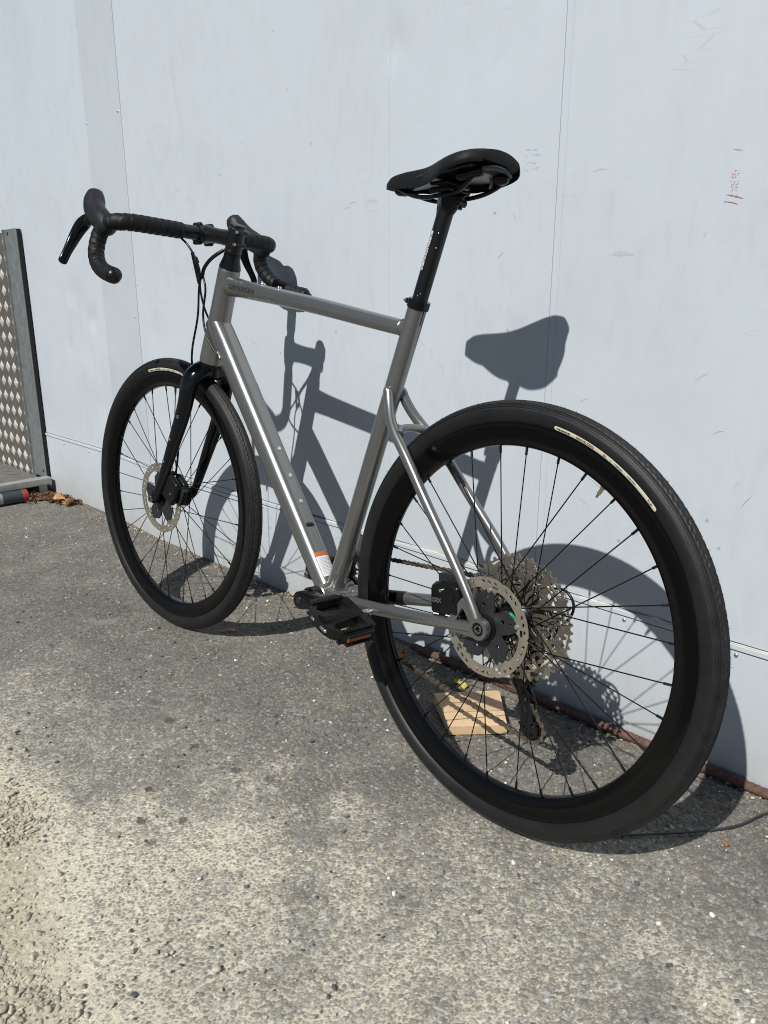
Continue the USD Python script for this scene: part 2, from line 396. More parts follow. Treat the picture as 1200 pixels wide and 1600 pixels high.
# ------------------------------------------------------------------ the ground
def ground():
    def axis_grid(lo, hi, step):
        out = [lo]
        while out[-1] < hi:
            out.append(out[-1] + step(out[-1]))
        return np.array(out)
    fx = axis_grid(-2.72, 0.56, lambda x: 0.0016 + 0.0014 * max(0.0, min(1.0, (-x - 0.5) / 1.8)))
    fy = axis_grid(-1.17, 0.012, lambda y: 0.0018)
    grow = lambda a, sgn: a + sgn * np.cumsum(0.01 * 1.35 ** np.arange(1, 31))
    xs = np.r_[grow(fx[0], -1)[::-1], fx, grow(fx[-1], 1)]
    ys = np.r_[grow(fy[0], -1)[::-1], fy, fy[-1] + np.array([0.03, 0.12, 0.4, 2.0, 8.0, 30.0, 80.0])]
    X, Y = np.meshgrid(xs, ys, indexing='ij')
    P = np.stack([X.ravel(), Y.ravel()], 1)
    fine = (P[:, 0] > fx[0]) & (P[:, 0] < fx[-1]) & (P[:, 1] > fy[0]) & (P[:, 1] <= fy[-1])
    rng = np.random.default_rng(11)
    # aggregate stones: jittered seeds
    cell = 0.0061
    gx, gy = np.meshgrid(np.arange(-2.75, 0.6, cell), np.arange(-1.2, 0.03, cell), indexing='ij')
    seeds = np.stack([gx.ravel(), gy.ravel()], 1) + rng.uniform(-0.5, 0.5, (gx.size, 2)) * cell * 0.95
    keep = rng.random(len(seeds)) > 0.18
    seeds = seeds[keep]
    ns = len(seeds)
    sh = rng.random(ns)
    tilt = rng.normal(0, 0.13, (ns, 2))
    tone = np.exp(rng.normal(-0.02, 0.42, ns))
    tree = cKDTree(seeds)
    pf = P[fine]
    q2_ = np.c_[pf * 230.0, np.zeros(len(pf))]
    warp = np.stack([meshkit.noise(q2_, 31) - 0.5, meshkit.noise(q2_, 32) - 0.5], 1) * 0.0036
    d, ix = tree.query(pf + warp, k=2, workers=-1)
    e = d[:, 1] - d[:, 0]
    q3 = np.c_[pf, np.zeros(len(pf))]
    big = meshkit.fbm(q3 * 2.3, 4, 5)
    mid = meshkit.fbm(q3 * 11.0, 4, 9)
    fin = meshkit.fbm(q3 * 190.0, 2, 3)
    depth = -pf[:, 1]
    # dust: how far the grit has filled the joints; more of it away from the wall
    D = np.interp(depth + 0.30 * pf[:, 0] + 0.10, [0.0, 0.25, 0.45, 0.65, 0.85, 1.05, 1.25], [0.08, 0.05, 0.16, 0.33, 0.47, 0.57, 0.66])
    D = np.maximum(D, 0.10 * np.clip(depth / 0.5, 0, 1))
    verge = -(0.296 * (pf[:, 0] + 0.667) + 0.955 * (pf[:, 1] + 0.864)) - 0.030 - 0.5 * np.clip(-0.58 - pf[:, 0], 0, 1)
    D = D + (big - 0.5) * 0.05 + (mid - 0.5) * 0.30 + (sh[ix[:, 0]] * 3571 % 1.0 - 0.5) * 0.22 + 0.45 * np.clip((verge + 0.05) / 0.10, 0, 1)
    D = np.clip(D, -0.15, 1.25)
    rel = np.clip(e / 0.0034, 0, 1)
    dome = rel * rel * (3 - 2 * rel)
    off = pf - seeds[ix[:, 0]]
    rough_ = 0.62 + 0.75 * np.clip(1.0 - depth / 0.5, 0, 1)
    h = rough_ * dome * (0.0009 + 0.0026 * sh[ix[:, 0]] ** 1.5) + dome * np.sum(off * tilt[ix[:, 0]], 1) + (fin - 0.5) * 0.0012
    L = -0.0009 + 0.0024 * D + (mid - 0.5) * 0.0006 + (fin - 0.5) * 0.0005
    buried = np.clip((L - h) / 0.0006 + 0.5, 0, 1)
    z = np.maximum(h, L) - 0.0022 + (big - 0.5) * 0.006 + (mid - 0.5) * 0.002
    ti = tone[ix[:, 0]]
    stone = np.array([0.160, 0.163, 0.163])[None] * ti[:, None]
    pale_ = ((sh[ix[:, 0]] * 104729 % 1.0) > 0.965)[:, None]
    stone = np.where(pale_, np.array([0.34, 0.325, 0.29]), stone)
    cool = (sh[ix[:, 0]] * 7919 % 1.0)[:, None]
    stone = stone * (1 + (cool - 0.5) * np.array([-0.16, 0.0, 0.22]))
    worn = np.clip((D - 0.1) / 0.5, 0, 1)[:, None]
    binder = np.array([0.078, 0.073, 0.067]) * (0.8 + 0.5 * mid[:, None]) + worn * np.array([0.03, 0.027, 0.02])
    # towards the wall the stones still wear their bitumen film
    film = np.clip(1.0 - (depth - 0.15 + 0.25 * pf[:, 0]) / 0.42 + (big - 0.5) * 0.35, 0, 1)[:, None]
    stone = stone * (1 - 0.40 * film * np.array([0.90, 0.98, 1.04]))
    col = binder * (1 - dome[:, None]) + stone * dome[:, None]
    dust = np.array([0.60, 0.555, 0.44]) * (0.85 + 0.3 * fin[:, None]) * (0.86 + 0.28 * big[:, None])
    col = col * (1 - buried[:, None]) + dust * buried[:, None]
    haze = np.clip(0.09 + 0.34 * D, 0, 0.30)[:, None]          # a thin film of dust on everything
    col = col * (1 - haze) + dust * haze
    soil = np.clip((verge + 0.02) / 0.06, 0, 1)[:, None]
    col = col * (1 - 0.75 * soil) + 0.75 * soil * np.array([0.40, 0.35, 0.26]) * (0.75 + 0.5 * fin[:, None])
    z = z + soil[:, 0] * ((fin - 0.5) * 0.003 + (mid - 0.5) * 0.004)
    # oil spots and old drips
    for (ox, oy, r, a) in ((-0.658, -0.620, 0.0105, 0.70), (-0.537, -0.633, 0.0090, 0.75), (-0.413, -0.624, 0.0110, 0.60), (-0.477, -0.767, 0.0090, 0.80), (-0.347, -0.595, 0.0090, 0.60), (-0.404, -0.821, 0.0090, 0.70), (-0.358, -0.769, 0.0080, 0.70), (-0.574, -0.733, 0.0070, 0.40), (-0.439, -0.640, 0.0070, 0.50), (-0.377, -0.640, 0.0080, 0.60), (-0.347, -0.833, 0.0080, 0.50), (-0.280, -0.775, 0.0080, 0.40)):
        rr = np.hypot(pf[:, 0] - ox, (pf[:, 1] - oy)) / r * (1 + 1.5 * (fin - 0.5))
        k = np.clip((1.15 - rr) * 2.5, 0, 1)[:, None] * a
        col = col * (1 - k) + np.array([0.05, 0.048, 0.043]) * k
    # pale cement spatter in front of the front wheel and crumbs of ochre grit
    for (ox, oy, r, a) in ((-1.25, -0.47, 0.05, .5), (-0.46, -0.33, 0.028, .30), (-1.00, -0.30, 0.03, .25)):
        rr = np.hypot(pf[:, 0] - ox, pf[:, 1] - oy) / r
        k = (np.clip(1.0 - rr, 0, 1) * np.clip((mid - 0.42) * 6, 0, 1))[:, None] * a
        c2 = np.array([0.42, 0.41, 0.39]) if a == .5 else np.array([0.42, 0.31, 0.18])
        col = col * (1 - k) + c2 * k
    # grime line of earth along the foot of the wall
    k = np.clip(1 - depth / 0.05, 0, 1)[:, None] * 0.5 * np.clip(mid[:, None] * 1.6, 0, 1)
    col = col * (1 - k) + np.array([0.16, 0.13, 0.09]) * k
    Z = np.full(len(P), -0.001)
    A = np.tile(np.array([[0.115, 0.11, 0.10]]), (len(P), 1))
    Z[fine] = z
    A[fine] = col
    far = ~fine
    f3 = np.c_[P[far], np.zeros(far.sum())]
    A[far] *= (0.75 + 0.5 * meshkit.fbm(f3 * 1.3, 4, 2))[:, None]
    n0, n1 = len(xs), len(ys)
    i, j = np.meshgrid(np.arange(n0 - 1), np.arange(n1 - 1), indexing='ij')
    a0 = i * n1 + j
    quads = np.stack([a0, a0 + n1, a0 + n1 + 1, a0 + 1], -1).reshape(-1, 4)
    V = np.c_[P, Z].astype(np.float32)
    # smooth normals from the height grid
    H = Z.reshape(n0, n1)
    gxn = np.gradient(H, xs, axis=0); gyn = np.gradient(H, ys, axis=1)
    N = np.stack([-gxn, -gyn, np.ones_like(H)], -1).reshape(-1, 3)
    N /= np.linalg.norm(N, axis=1, keepdims=True)
    m = UsdGeom.Mesh.Define(stage, '/World/ground')
    m.CreatePointsAttr(Vt.Vec3fArray.FromNumpy(V))
    m.CreateFaceVertexCountsAttr(Vt.IntArray.FromNumpy(np.full(len(quads), 4, np.int32)))
    m.CreateFaceVertexIndicesAttr(Vt.IntArray.FromNumpy(quads.astype(np.int32).ravel()))
    m.CreateSubdivisionSchemeAttr('none')
    m.CreateNormalsAttr(Vt.Vec3fArray.FromNumpy(N.astype(np.float32)))
    m.SetNormalsInterpolation('vertex')
    UsdGeom.PrimvarsAPI(m).CreatePrimvar('albedo', Sdf.ValueTypeNames.Color3fArray, 'vertex').Set(Vt.Vec3fArray.FromNumpy(col_clip(A)))
    UsdShade.MaterialBindingAPI.Apply(m.GetPrim()).Bind(MAT['asphalt'])
    keys(m.GetPrim(), 'worn dusty asphalt yard with exposed aggregate, tan grit in its joints', None, None, 'structure')


def col_clip(a):
    return np.clip(a, 0.01, 0.8).astype(np.float32)


ground()


def stones(name, mat, pts, sizes, seed, label, sub=1, flat=0.6):
    rng = np.random.default_rng(seed)
    base = trimesh.creation.icosphere(sub, 1.0)
    Vs, Fs, o = [], [], 0
    for p, s in zip(pts, sizes):
        v = base.vertices * (1 + rng.normal(0, 0.17, (len(base.vertices), 1)))
        v = v * np.array([1.0, rng.uniform(0.55, 0.9), rng.uniform(0.4, 0.75) * flat / 0.6]) * s
        v = v @ trimesh.transformations.euler_matrix(rng.normal(0, .3), rng.normal(0, .3), rng.uniform(0, 6.3))[:3, :3].T
        v = v + np.array([p[0], p[1], s * 0.28])
        Vs.append(v); Fs.append(base.faces + o); o += len(v)
    obj(name, trimesh.Trimesh(np.vstack(Vs), np.vstack(Fs), process=False), mat, smooth=False if sub == 0 else 50, label=label, kind='stuff')


rng = np.random.default_rng(3)
# loose gravel in the left foreground and grit scattered over the asphalt
cand = np.c_[rng.uniform(-1.0, 0.3, 160000), rng.uniform(-1.22, -0.80, 160000)]
# signed distance past the line where the asphalt gives way to the verge
dv = -(0.296 * (cand[:, 0] + 0.667) + 0.955 * (cand[:, 1] + 0.864)) - 0.025 - 0.5 * np.clip(-0.58 - cand[:, 0], 0, 1)
w = np.clip((dv + 0.03) / 0.06, 0.0, 1.0) ** 1.5
w = w * np.clip(meshkit.fbm(np.c_[cand * 9, np.zeros(len(cand))], 3, 4) * 2.6 - 0.95, 0.12, 0.7) + 0.006
pick = cand[rng.random(len(cand)) < w * 0.30]
stones('loose_gravel', 'pebble_grey', pick, np.minimum(rng.lognormal(math.log(0.0021), 0.48, len(pick)), 0.0072), 5, 'loose tan gravel lying on the dusty asphalt, thickest in the left foreground')
cand = np.c_[rng.uniform(-2.2, 0.5, 700), rng.uniform(-1.1, -0.06, 700)]
stones('dark_grit', 'pebble_dark', cand, np.minimum(rng.lognormal(math.log(0.0023), 0.4, len(cand)), 0.0048), 6, 'dark chips of stone scattered over the asphalt', flat=0.4)
cand = np.c_[rng.uniform(-2.5, 0.5, 420), -np.abs(rng.normal(0.30, 0.25, 420)) - 0.05]
cand2 = np.c_[rng.uniform(-2.3, 0.5, 650), -np.abs(rng.normal(0, 0.018, 650)) - 0.004]
stones('wall_foot_grit', 'pebble_grey', cand2, np.minimum(rng.lognormal(math.log(0.0019), 0.45, len(cand2)), 0.0055), 17, 'tan grit and crumbs packed along the foot of the wall')
stones('white_chips', 'quartz', cand, np.minimum(rng.lognormal(math.log(0.0019), 0.38, len(cand)), 0.0045), 7, 'small white quartz chips scattered over the grey asphalt', flat=0.45)

# ------------------------------------------------------------------ the panelled wall
S1, S2, S3, FOLD = -1.8022, -0.6274, -0.1878, -2.09


def wall_y(x):
    return np.interp(x, [-9, FOLD - 0.012, FOLD + 0.012, S1, 9], [0.024, 0.024, 0.0215, 0.0, 0.0])


def wall_surf(x, z):
    x, z = np.asarray(x, float), np.asarray(z, float)
    y = wall_y(x) + (meshkit.fbm(np.stack([x * 2.6, z * 2.6, np.full_like(x, 0.3)], -1), 3, 21) - 0.5) * 2 * 0.0009
    for (dx, dz, r, dep) in DENTS:
        y = y + 1.7 * dep * np.exp(-((x - dx) ** 2 + ((z - dz) * 0.8) ** 2) / (2 * r * r))
    return y


DENTS = [(-2.2015, 0.7624, 0.022, 0.0045), (-1.99, 0.955, 0.012, 0.002), (-2.35, 0.86, 0.03, 0.003), (-2.30, 0.55, 0.05, -0.003), (-2.15, 0.42, 0.04, 0.003), (-2.42, 0.66, 0.02, 0.0025),
         (-1.7, 0.72, 0.03, 0.002), (-0.60, 1.36, 0.02, 0.003), (-1.35, 1.10, 0.05, 0.0015), (0.05, 0.62, 0.05, 0.002), (-2.05, 0.62, 0.03, -0.002)]


def wall_panel(x0, x1, z0, z1, yo, step=0.02, amp=0.0007, th=0.005):
    xs = np.unique(np.r_[np.arange(x0, x1, step), x1, [k for k in (FOLD - 0.012, FOLD + 0.012) if x0 < k < x1]])
    if (z1 - z0) / step < 3:
        zs = np.array([z0, z1])
    else:
        zs = np.r_[np.arange(z0, z1, step), z1]
        if zs[-1] - zs[-2] < step * 0.3:
            zs = np.delete(zs, -2)
    X, Z = np.meshgrid(xs, zs, indexing='ij')
    y = wall_y(X) + yo
    n3 = np.stack([X * 2.6, Z * 2.6, np.full_like(X, 0.3)], -1)
    y = y + (meshkit.fbm(n3, 3, 21) - 0.5) * 2 * amp
    for (dx, dz, r, dep) in DENTS:
        y = y + 1.7 * dep * np.exp(-((X - dx) ** 2 + ((Z - dz) * 0.8) ** 2) / (2 * r * r))
    # eased edges
    V = np.stack([X, y, Z], -1).reshape(-1, 3)
    n0, n1 = len(xs), len(zs)
    i, j = np.meshgrid(np.arange(n0 - 1), np.arange(n1 - 1), indexing='ij')
    a = i * n1 + j
    q = np.stack([a, a + n1, a + n1 + 1, a + 1], -1).reshape(-1, 4)
    F = np.vstack([q[:, [0, 1, 2]], q[:, [0, 2, 3]]])
    # rim folded back
    loop = np.r_[np.arange(0, n0) * n1, (n0 - 1) * n1 + np.arange(1, n1), np.arange(n0 - 2, -1, -1) * n1 + n1 - 1, np.arange(n1 - 2, 0, -1)]
    B = V[loop] + [0, th, 0]
    k = len(V)
    m = len(loop)
    o = np.arange(m); o2 = (o + 1) % m
    F = np.vstack([F, np.stack([loop[o], k + o, k + o2], 1), np.stack([loop[o], k + o2, loop[o2]], 1)])
    return trimesh.Trimesh(np.vstack([V, B]), F, process=False)


wall = thing('panel_wall', 'long white painted metal-panelled wall with a low trim rail behind the bicycle', 'wall')
TOP = 3.1
obj('backing', [mbox(-7.0, FOLD, 0.034, 0.15, 0.0, TOP), mbox(FOLD, 4.0, 0.0295, 0.15, 0.0, TOP)], 'dark_void', wall, smooth=False)
edges = [-6.4, -4.3, FOLD, S1, S2, S3, 1.02, 2.22, 4.0]
for a, b in zip(edges[:-1], edges[1:]):
    ga, gb = (0.0011 if a == S1 else 0.0004 if a == S3 else 0.00012), (0.0011 if b == S1 else 0.0004 if b == S3 else 0.00012)
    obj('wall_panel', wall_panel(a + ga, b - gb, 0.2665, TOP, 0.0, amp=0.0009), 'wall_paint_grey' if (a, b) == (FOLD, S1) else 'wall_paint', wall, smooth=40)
for a, b in zip([-6.4, -3.7, -1.21, 0.62, 2.22], [-3.7, -1.21, 0.62, 2.22, 4.0]):
    obj('skirting_panel', wall_panel(a + 0.001, b - 0.001, -0.02, 0.2505, -0.0035, amp=0.0007), 'wall_paint_low', wall, smooth=40)


def strip(xs, z0, z1, y0, y1):
    """a bar following the wall's plan line"""
    xs = np.asarray(xs, float)
    prof = np.array([(y0, z0 + 0.001), (y0, z1 - 0.001), (y0 + 0.001, z1), (y1, z1), (y1, z0), (y0 + 0.001, z0)])
    n = len(prof)
    V = np.concatenate([np.c_[np.full(n, x), prof[:, 0] + wall_y(x), prof[:, 1]] for x in xs])
    F = []
    for i in range(len(xs) - 1):
        for j in range(n):
            a, b = i * n + j, i * n + (j + 1) % n
            F += [[a, b, b + n], [a, b + n, a + n]]
    F += [[0, k, k + 1] for k in range(1, n - 1)] + [[(len(xs) - 1) * n, (len(xs) - 1) * n + k + 1, (len(xs) - 1) * n + k] for k in range(1, n - 1)]
    t = trimesh.Trimesh(V, F, process=False)
    t.fix_normals()
    return t


for a, b in ((-6.4, -3.7), (-3.7, -1.21), (-1.21, 0.62), (0.62, 4.0)):
    xx = sorted([a + 0.001, b - 0.001] + [k for k in (FOLD - 0.012, FOLD + 0.012, S1) if a < k < b])
    obj('trim_rail', strip(xx, 0.2535, 0.2635, -0.0065, 0.02), 'wall_paint', wall, smooth=False)
# caulk and old dirt lying on the rail, broken up along its length
rng = np.random.default_rng(8)
x = -2.0
while x < 1.0:
    ln = rng.uniform(0.05, 0.28)
    if rng.random() < (0.85 if x > -1.0 else 0.25):
        xs = np.linspace(x, x + ln, 8)
        pth = np.c_[xs, wall_y(xs) - 0.0028 + rng.normal(0, 0.0004, 8), np.full(8, 0.2646) + rng.normal(0, 0.0003, 8)]
        obj('rail_dirt', sweep(pth, interp([0.0004, 0.002, 0.0024, 0.002, 0.0004], 8) * rng.uniform(0.8, 1.25, 8), sides=6), 'dirty_ledge', wall)
    x += ln + rng.uniform(0.005, 0.08)
# cover strips over the panel joints
obj('joint_strip', wall_panel(S2 - 0.0005, S2 + 0.0075, 0.268, TOP, -0.0005, amp=0.0009, th=0.0006), 'wall_paint', wall, smooth=40)
obj('joint_strip', wall_panel(S3 + 0.0035, S3 + 0.0155, 0.268, TOP, -0.0007, amp=0.0009, th=0.0008), 'wall_paint', wall, smooth=40)


def screw(x, z, r, yo):
    p = [(0.0001, -0.0024), (r * 0.35, -0.0024), (r * 0.8, -0.0016), (r, -0.0004), (r, 0.001)]
    m = lathe([(a, b) for a, b in p], seg=14)
    if m.volume < 0:
        m.invert()
    s = mbox(-r * 0.55, r * 0.55, -0.0027, -0.0020, -r * 0.12, r * 0.12)
    y = float(wall_y(x)) + yo
    return moved(trimesh.util.concatenate([m]), [x, y, z]), moved(s, [x, y, z])


for (x, z, r, yo) in ((0.0243, 0.2445, 0.0042, -0.004), (0.2382, 0.2440, 0.0042, -0.004), (0.46, 0.244, 0.0042, -0.004), (-1.1425, 0.2445, 0.0036, -0.004), (-1.8274, 0.240, 0.0036, -0.004),
                      (-2.3422, 0.237, 0.0036, -0.004), (-2.58, 0.237, 0.0036, -0.004), (-0.62, 0.2445, 0.004, -0.004), (-1.823, 1.412, 0.0045, 0.0), (-2.083, 1.415, 0.0035, 0.0),
                      (-1.823, 0.78, 0.003, 0.0), (-1.79, 0.885, 0.0025, 0.0)):
    a, b = screw(x, z, r, yo)
    p = obj('screw', a, 'screw_metal', wall)
    obj('screw_slot', b, 'dark_void', p, smooth=False)


def smear(pts, w, yo=-0.0009):
    """a thin brush mark lying on the wall: pts (x, z), widths w"""
    pts = np.asarray(pts, float); w = np.asarray(w, float)
    t = np.gradient(pts, axis=0)
    t /= np.linalg.norm(t, axis=1, keepdims=True) + 1e-12
    nrm2 = np.c_[-t[:, 1], t[:, 0]]
    a, b = pts + nrm2 * w[:, None], pts - nrm2 * w[:, None]
    V = np.vstack([np.c_[e[:, 0], wall_surf(e[:, 0], e[:, 1]) - 0.00025, e[:, 1]] for e in (a, b)])
    n = len(pts)
    F = [f for k in range(n - 1) for f in ([k, k + 1, n + k + 1], [k, n + k + 1, n + k])]
    m = trimesh.Trimesh(V, F, process=False)
    if m.triangles_cross[:, 1].sum() > 0:
        m.invert()
    return m


def mark(mat, name, pts, wmax, seed):
    r = np.random.default_rng(seed)
    n = 17
    pts = np.asarray(pts, float) + 0
    p = spline(np.asarray(pts, float), n) if len(pts) > 2 else np.linspace(pts[0], pts[1], n)
    w = wmax * np.sin(np.linspace(0.15, math.pi - 0.1, n)) * r.uniform(0.35, 1.25, n)
    obj(name, smear(p, w, -0.0018), mat, wall)


mark('red_paint', 'red_mark', [(0.1290, 1.0745), (0.1450, 1.0715)], 0.0007, 1)
mark('red_paint', 'red_mark', [(0.1265, 1.0085), (0.138, 1.006), (0.154, 1.0005)], 0.0017, 2)
mark('red_paint', 'red_mark', [(0.1225, 0.9985), (0.134, 0.997), (0.147, 0.9925)], 0.0013, 3)
rng = np.random.default_rng(44)
fl = []
for k in range(60):
    xx, zz = 0.1315 + abs(rng.normal(0, 0.0062)), 1.012 + rng.uniform(0, 0.034) ** 1.0
    s = rng.uniform(0.0003, 0.0010)
    fl.append(smear([(xx - s, zz), (xx, zz + rng.normal(0, s * .4)), (xx + s, zz)], [s * .2, s * .7, s * .2], -0.0018))
obj('red_flecks', fl, 'red_paint', wall, kind='stuff')
rng = np.random.default_rng(45)
for k in range(26):
    row = k % 4
    x0, z0 = -0.266 + rng.uniform(0, 0.036), (1.117, 1.108, 1.094, 1.083)[row] + rng.normal(0, 0.0012)
    ln = rng.uniform(0.002, 0.010)
    mark('scuff_black' if k % 3 else 'scuff_grey', 'scuff', [(x0, z0), (x0 + ln, z0 + ln * rng.uniform(-0.05, 0.18))], rng.uniform(0.0002, 0.0005), k)
mark('scuff_grey', 'scuff', [(-0.068, 0.9245), (-0.045, 0.926), (-0.022, 0.922)], 0.0045, 60)
for k, (x, z, l, a) in enumerate([(-0.76, 1.05, .03, .1), (-0.74, 1.06, .022, .15), (-1.25, 1.0, .03, .5), (-0.98, 0.86, .02, .9), (-1.15, 0.72, .05, -.5), (-0.52, 0.75, .03, -.7), (-0.49, 0.73, .02, -.7),
                                  (-0.46, 0.70, .025, -.8), (-0.10, 0.66, .02, .5), (0.12, 0.72, .03, .6), (0.16, 0.63, .02, .4), (0.22, 0.52, .03, 1.0), (0.20, 0.545, .02, .9), (-1.5, 1.15, .02, -.3),
                                  (-1.55, 0.93, .03, -1.2), (-1.53, 0.92, .03, -1.2), (-0.31, 0.93, .02, .7), (-0.28, 1.0, .02, -1.3), (-2.33, 1.02, .02, -1.0), (-2.27, 0.9, .02, -1.1), (-1.62, 0.83, .018, .3),
                                  (0.10, 0.95, .012, 1.2), (-0.02, 0.55, .05, -.6), (-0.06, 0.5, .05, -.6), (-0.085, 0.46, .05, -.6), (-0.34, 0.60, .04, -.5)]):
    dx, dz = math.cos(a) * l / 2, math.sin(a) * l / 2
    mark('scuff_black' if k % 3 else 'scuff_grey', 'scuff', [(x - dx, z - dz), (x, z + 0.002), (x + dx, z + dz)], 0.00045 if k % 3 else 0.0016, 80 + k)
mark('ochre_stain', 'stain', [(-0.115, 1.066), (-0.10, 1.069), (-0.085, 1.067)], 0.0018, 70)
mark('ochre_stain', 'stain', [(0.155, 0.400), (0.160, 0.398), (0.164, 0.394)], 0.0025, 71)

# ------------------------------------------------------------------ the tread-plate tail gate on the left
gate = thing('tread_plate_platform', 'galvanised platform end with a diamond tread plate back panel, cropped by the left edge', 'platform', (-2.80, 0.0, 0.06))
PL, PR, PT = -1.60, -0.088, 1.045             # plate left, right, top (local)
obj('tread_plate', mbox(PL, PR, 0.006, 0.010, -0.03, PT), 'tread_plate', gate, smooth=False)
bs = []
rb = np.random.default_rng(12)
for r_ in range(16):
    for c_ in range(21):
        cx = PR - 0.030 - c_ * 0.0735
        czz = 0.005 + r_ * 0.067
        wv, hv, t = 0.0265, 0.0250, 0.0042
        sk = 0.0
        base_ = [(-wv, 0), (0, -hv), (wv, 0), (0, hv)]
        topp = [(-wv * .55, 0), (0, -hv * .62), (wv * .55, 0), (0, hv * .62)]
        V = [(cx + a, 0.0058, czz + b) for a, b in base_] + [(cx + a + rb.normal(0, .0006), 0.0058 - t * rb.uniform(.8, 1.1), czz + b + rb.normal(0, .0006)) for a, b in topp]
        F = [[4, 5, 6], [4, 6, 7]] + [f for k in range(4) for f in ([k, (k + 1) % 4, 4 + (k + 1) % 4], [k, 4 + (k + 1) % 4, 4 + k])]
        bs.append(trimesh.Trimesh(V, F, process=False))
for k, b_ in enumerate(bs):
    obj('tread_boss', b_, 'tread_boss' if k % 7 else 'tread_boss_worn', gate, smooth=False) if k % 21 < 4 else None
obj('tread_bosses', [b_ for k, b_ in enumerate(bs) if k % 21 >= 4], 'tread_boss', gate, smooth=False, kind='stuff')
pz = 1.055
obj('post', [rbox((0.128, 0.004, pz), 0.0012, (-0.026, 0.0015, pz / 2))], 'galvanised', gate)
obj('post_lip', [rbox((0.004, 0.012, pz), 0.001, (-0.0885, -0.004, pz / 2))], 'galvanised', gate)
obj('post_flange', rbox((0.005, 0.017, pz - 0.004), 0.001, (0.0375, 0.0118, pz / 2)), 'dark_void', gate)
for hx, zz in ((-0.052, pz - 0.018), (0.012, 0.03)):
    h = lathe([(0.0001, -0.0012), (0.0075, -0.0012), (0.0075, 0.001)], seg=12)
    obj('bolt_hole', moved(h, [hx, -0.0005, zz]), 'dark_void', gate)
obj('rail', rbox((0.045, 0.68, 0.032), 0.004, (0.060, -0.335, -0.004)), 'rail_zinc', gate)
obj('rail', rbox((1.5, 0.02, 0.02), 0.003, (-0.72, -0.006, -0.03)), 'galvanised', gate)
sl = sbox(-1.50, -0.66, 0.034, -0.012)
holes = [affinity.translate(affinity.rotate(sbox(-0.022, -0.006, 0.022, 0.006), 35), -0.06 - 0.09 * (k % 9), -0.07 - 0.10 * (k // 9)) for k in range(45)]
dk = trimesh.creation.extrude_polygon(sl.difference(unary_union(holes)), 0.005, engine='earcut')
dk.apply_translation([0, 0, -0.008])
obj('deck', dk, 'deck_alloy', gate, smooth=False)
obj('underframe', mbox(-1.48, 0.030, -0.64, -0.004, -0.034, -0.026), 'dark_void', gate, smooth=False)
for (fx_, fy_) in ((0.035, -0.05), (-1.2, -0.55), (-0.42, -0.05)):
    obj('foot', mbox(fx_, fx_ + 0.035, fy_, fy_ + 0.035, -0.06, -0.0205), 'galvanised', gate, smooth=False)

# ------------------------------------------------------------------ things on the ground
# spray can lying under the platform
can = thing('spray_can', 'steel and slate aerosol can with a red cap lying under the platform edge', 'can', (-2.652, -0.255, 0.0275))
ca, cb = np.array([-0.012, -0.125, 0.0]), np.array([0.006, 0.122, 0.0])
L_ = np.linalg.norm(cb - ca)
obj('can_body', along(lathe([(0.0001, 0), (0.021, 0), (0.0255, 0.004), (0.0262, 0.01), (0.0262, L_ * 0.60), (0.0263, L_ * 0.6)], seg=40), ca, cb), 'can_steel', can)
obj('sleeve', along(lathe([(0.0264, L_ * 0.58), (0.0268, L_ * 0.585), (0.0268, L_ * 0.90), (0.0264, L_ * 0.905)], seg=40), ca, cb), 'can_slate', can)
obj('cap_ring', along(lathe([(0.0264, L_ * 0.905), (0.0275, L_ * 0.91), (0.0275, L_ * 0.985), (0.025, L_ * 0.995), (0.022, L_ * 0.985), (0.0001, L_ * 0.975)], seg=40), ca, cb), 'can_red', can)


def leaf(length, width, curl, seed, fold=0.5):
    r = np.random.default_rng(seed)
    n, k = 15, 9
    u = np.linspace(0, 1, n); s = np.linspace(-1, 1, k)
    U, Sx = np.meshgrid(u, s, indexing='ij')
    half = width / 2 * np.sin(np.pi * U ** 0.8) ** 0.75 * (1 + 0.25 * np.sin(U * 37 + seed) * np.abs(Sx))
    X = (U - 0.5) * length; Y = half * Sx
    ang = curl * (Sx * (0.5 + U))
    Zz = np.abs(Y) * fold + curl * length * 0.35 * (U - 0.45) ** 2 + 0.004 * np.sin(U * 9 + Sx * 3 + seed) * curl + meshkit.noise(np.stack([X * 120, Y * 120, X * 0 + seed], -1), seed) * 0.004
    V = np.stack([X, Y * np.cos(ang * .7), Zz + np.abs(np.sin(ang * .6)) * half * 0.6], -1).reshape(-1, 3)
    V2 = V + [0, 0, 0.0006]
    i, j = np.meshgrid(np.arange(n - 1), np.arange(k - 1), indexing='ij')
    a = i * k + j
    q = np.stack([a, a + k, a + k + 1, a + 1], -1).reshape(-1, 4)
    F = np.vstack([q[:, [0, 1, 2]], q[:, [0, 2, 3]]])
    F = np.vstack([F + len(V), F[:, ::-1]])
    return trimesh.Trimesh(np.vstack([V, V2]), F, process=False)


def put(mesh, x, y, z, rz, rx=0.0, ry=0.0):
    m = mesh.copy()
    m.apply_transform(trimesh.transformations.euler_matrix(rx, ry, rz))
    m.apply_translation([x, y, z - m.bounds[0, 2]])
    return m


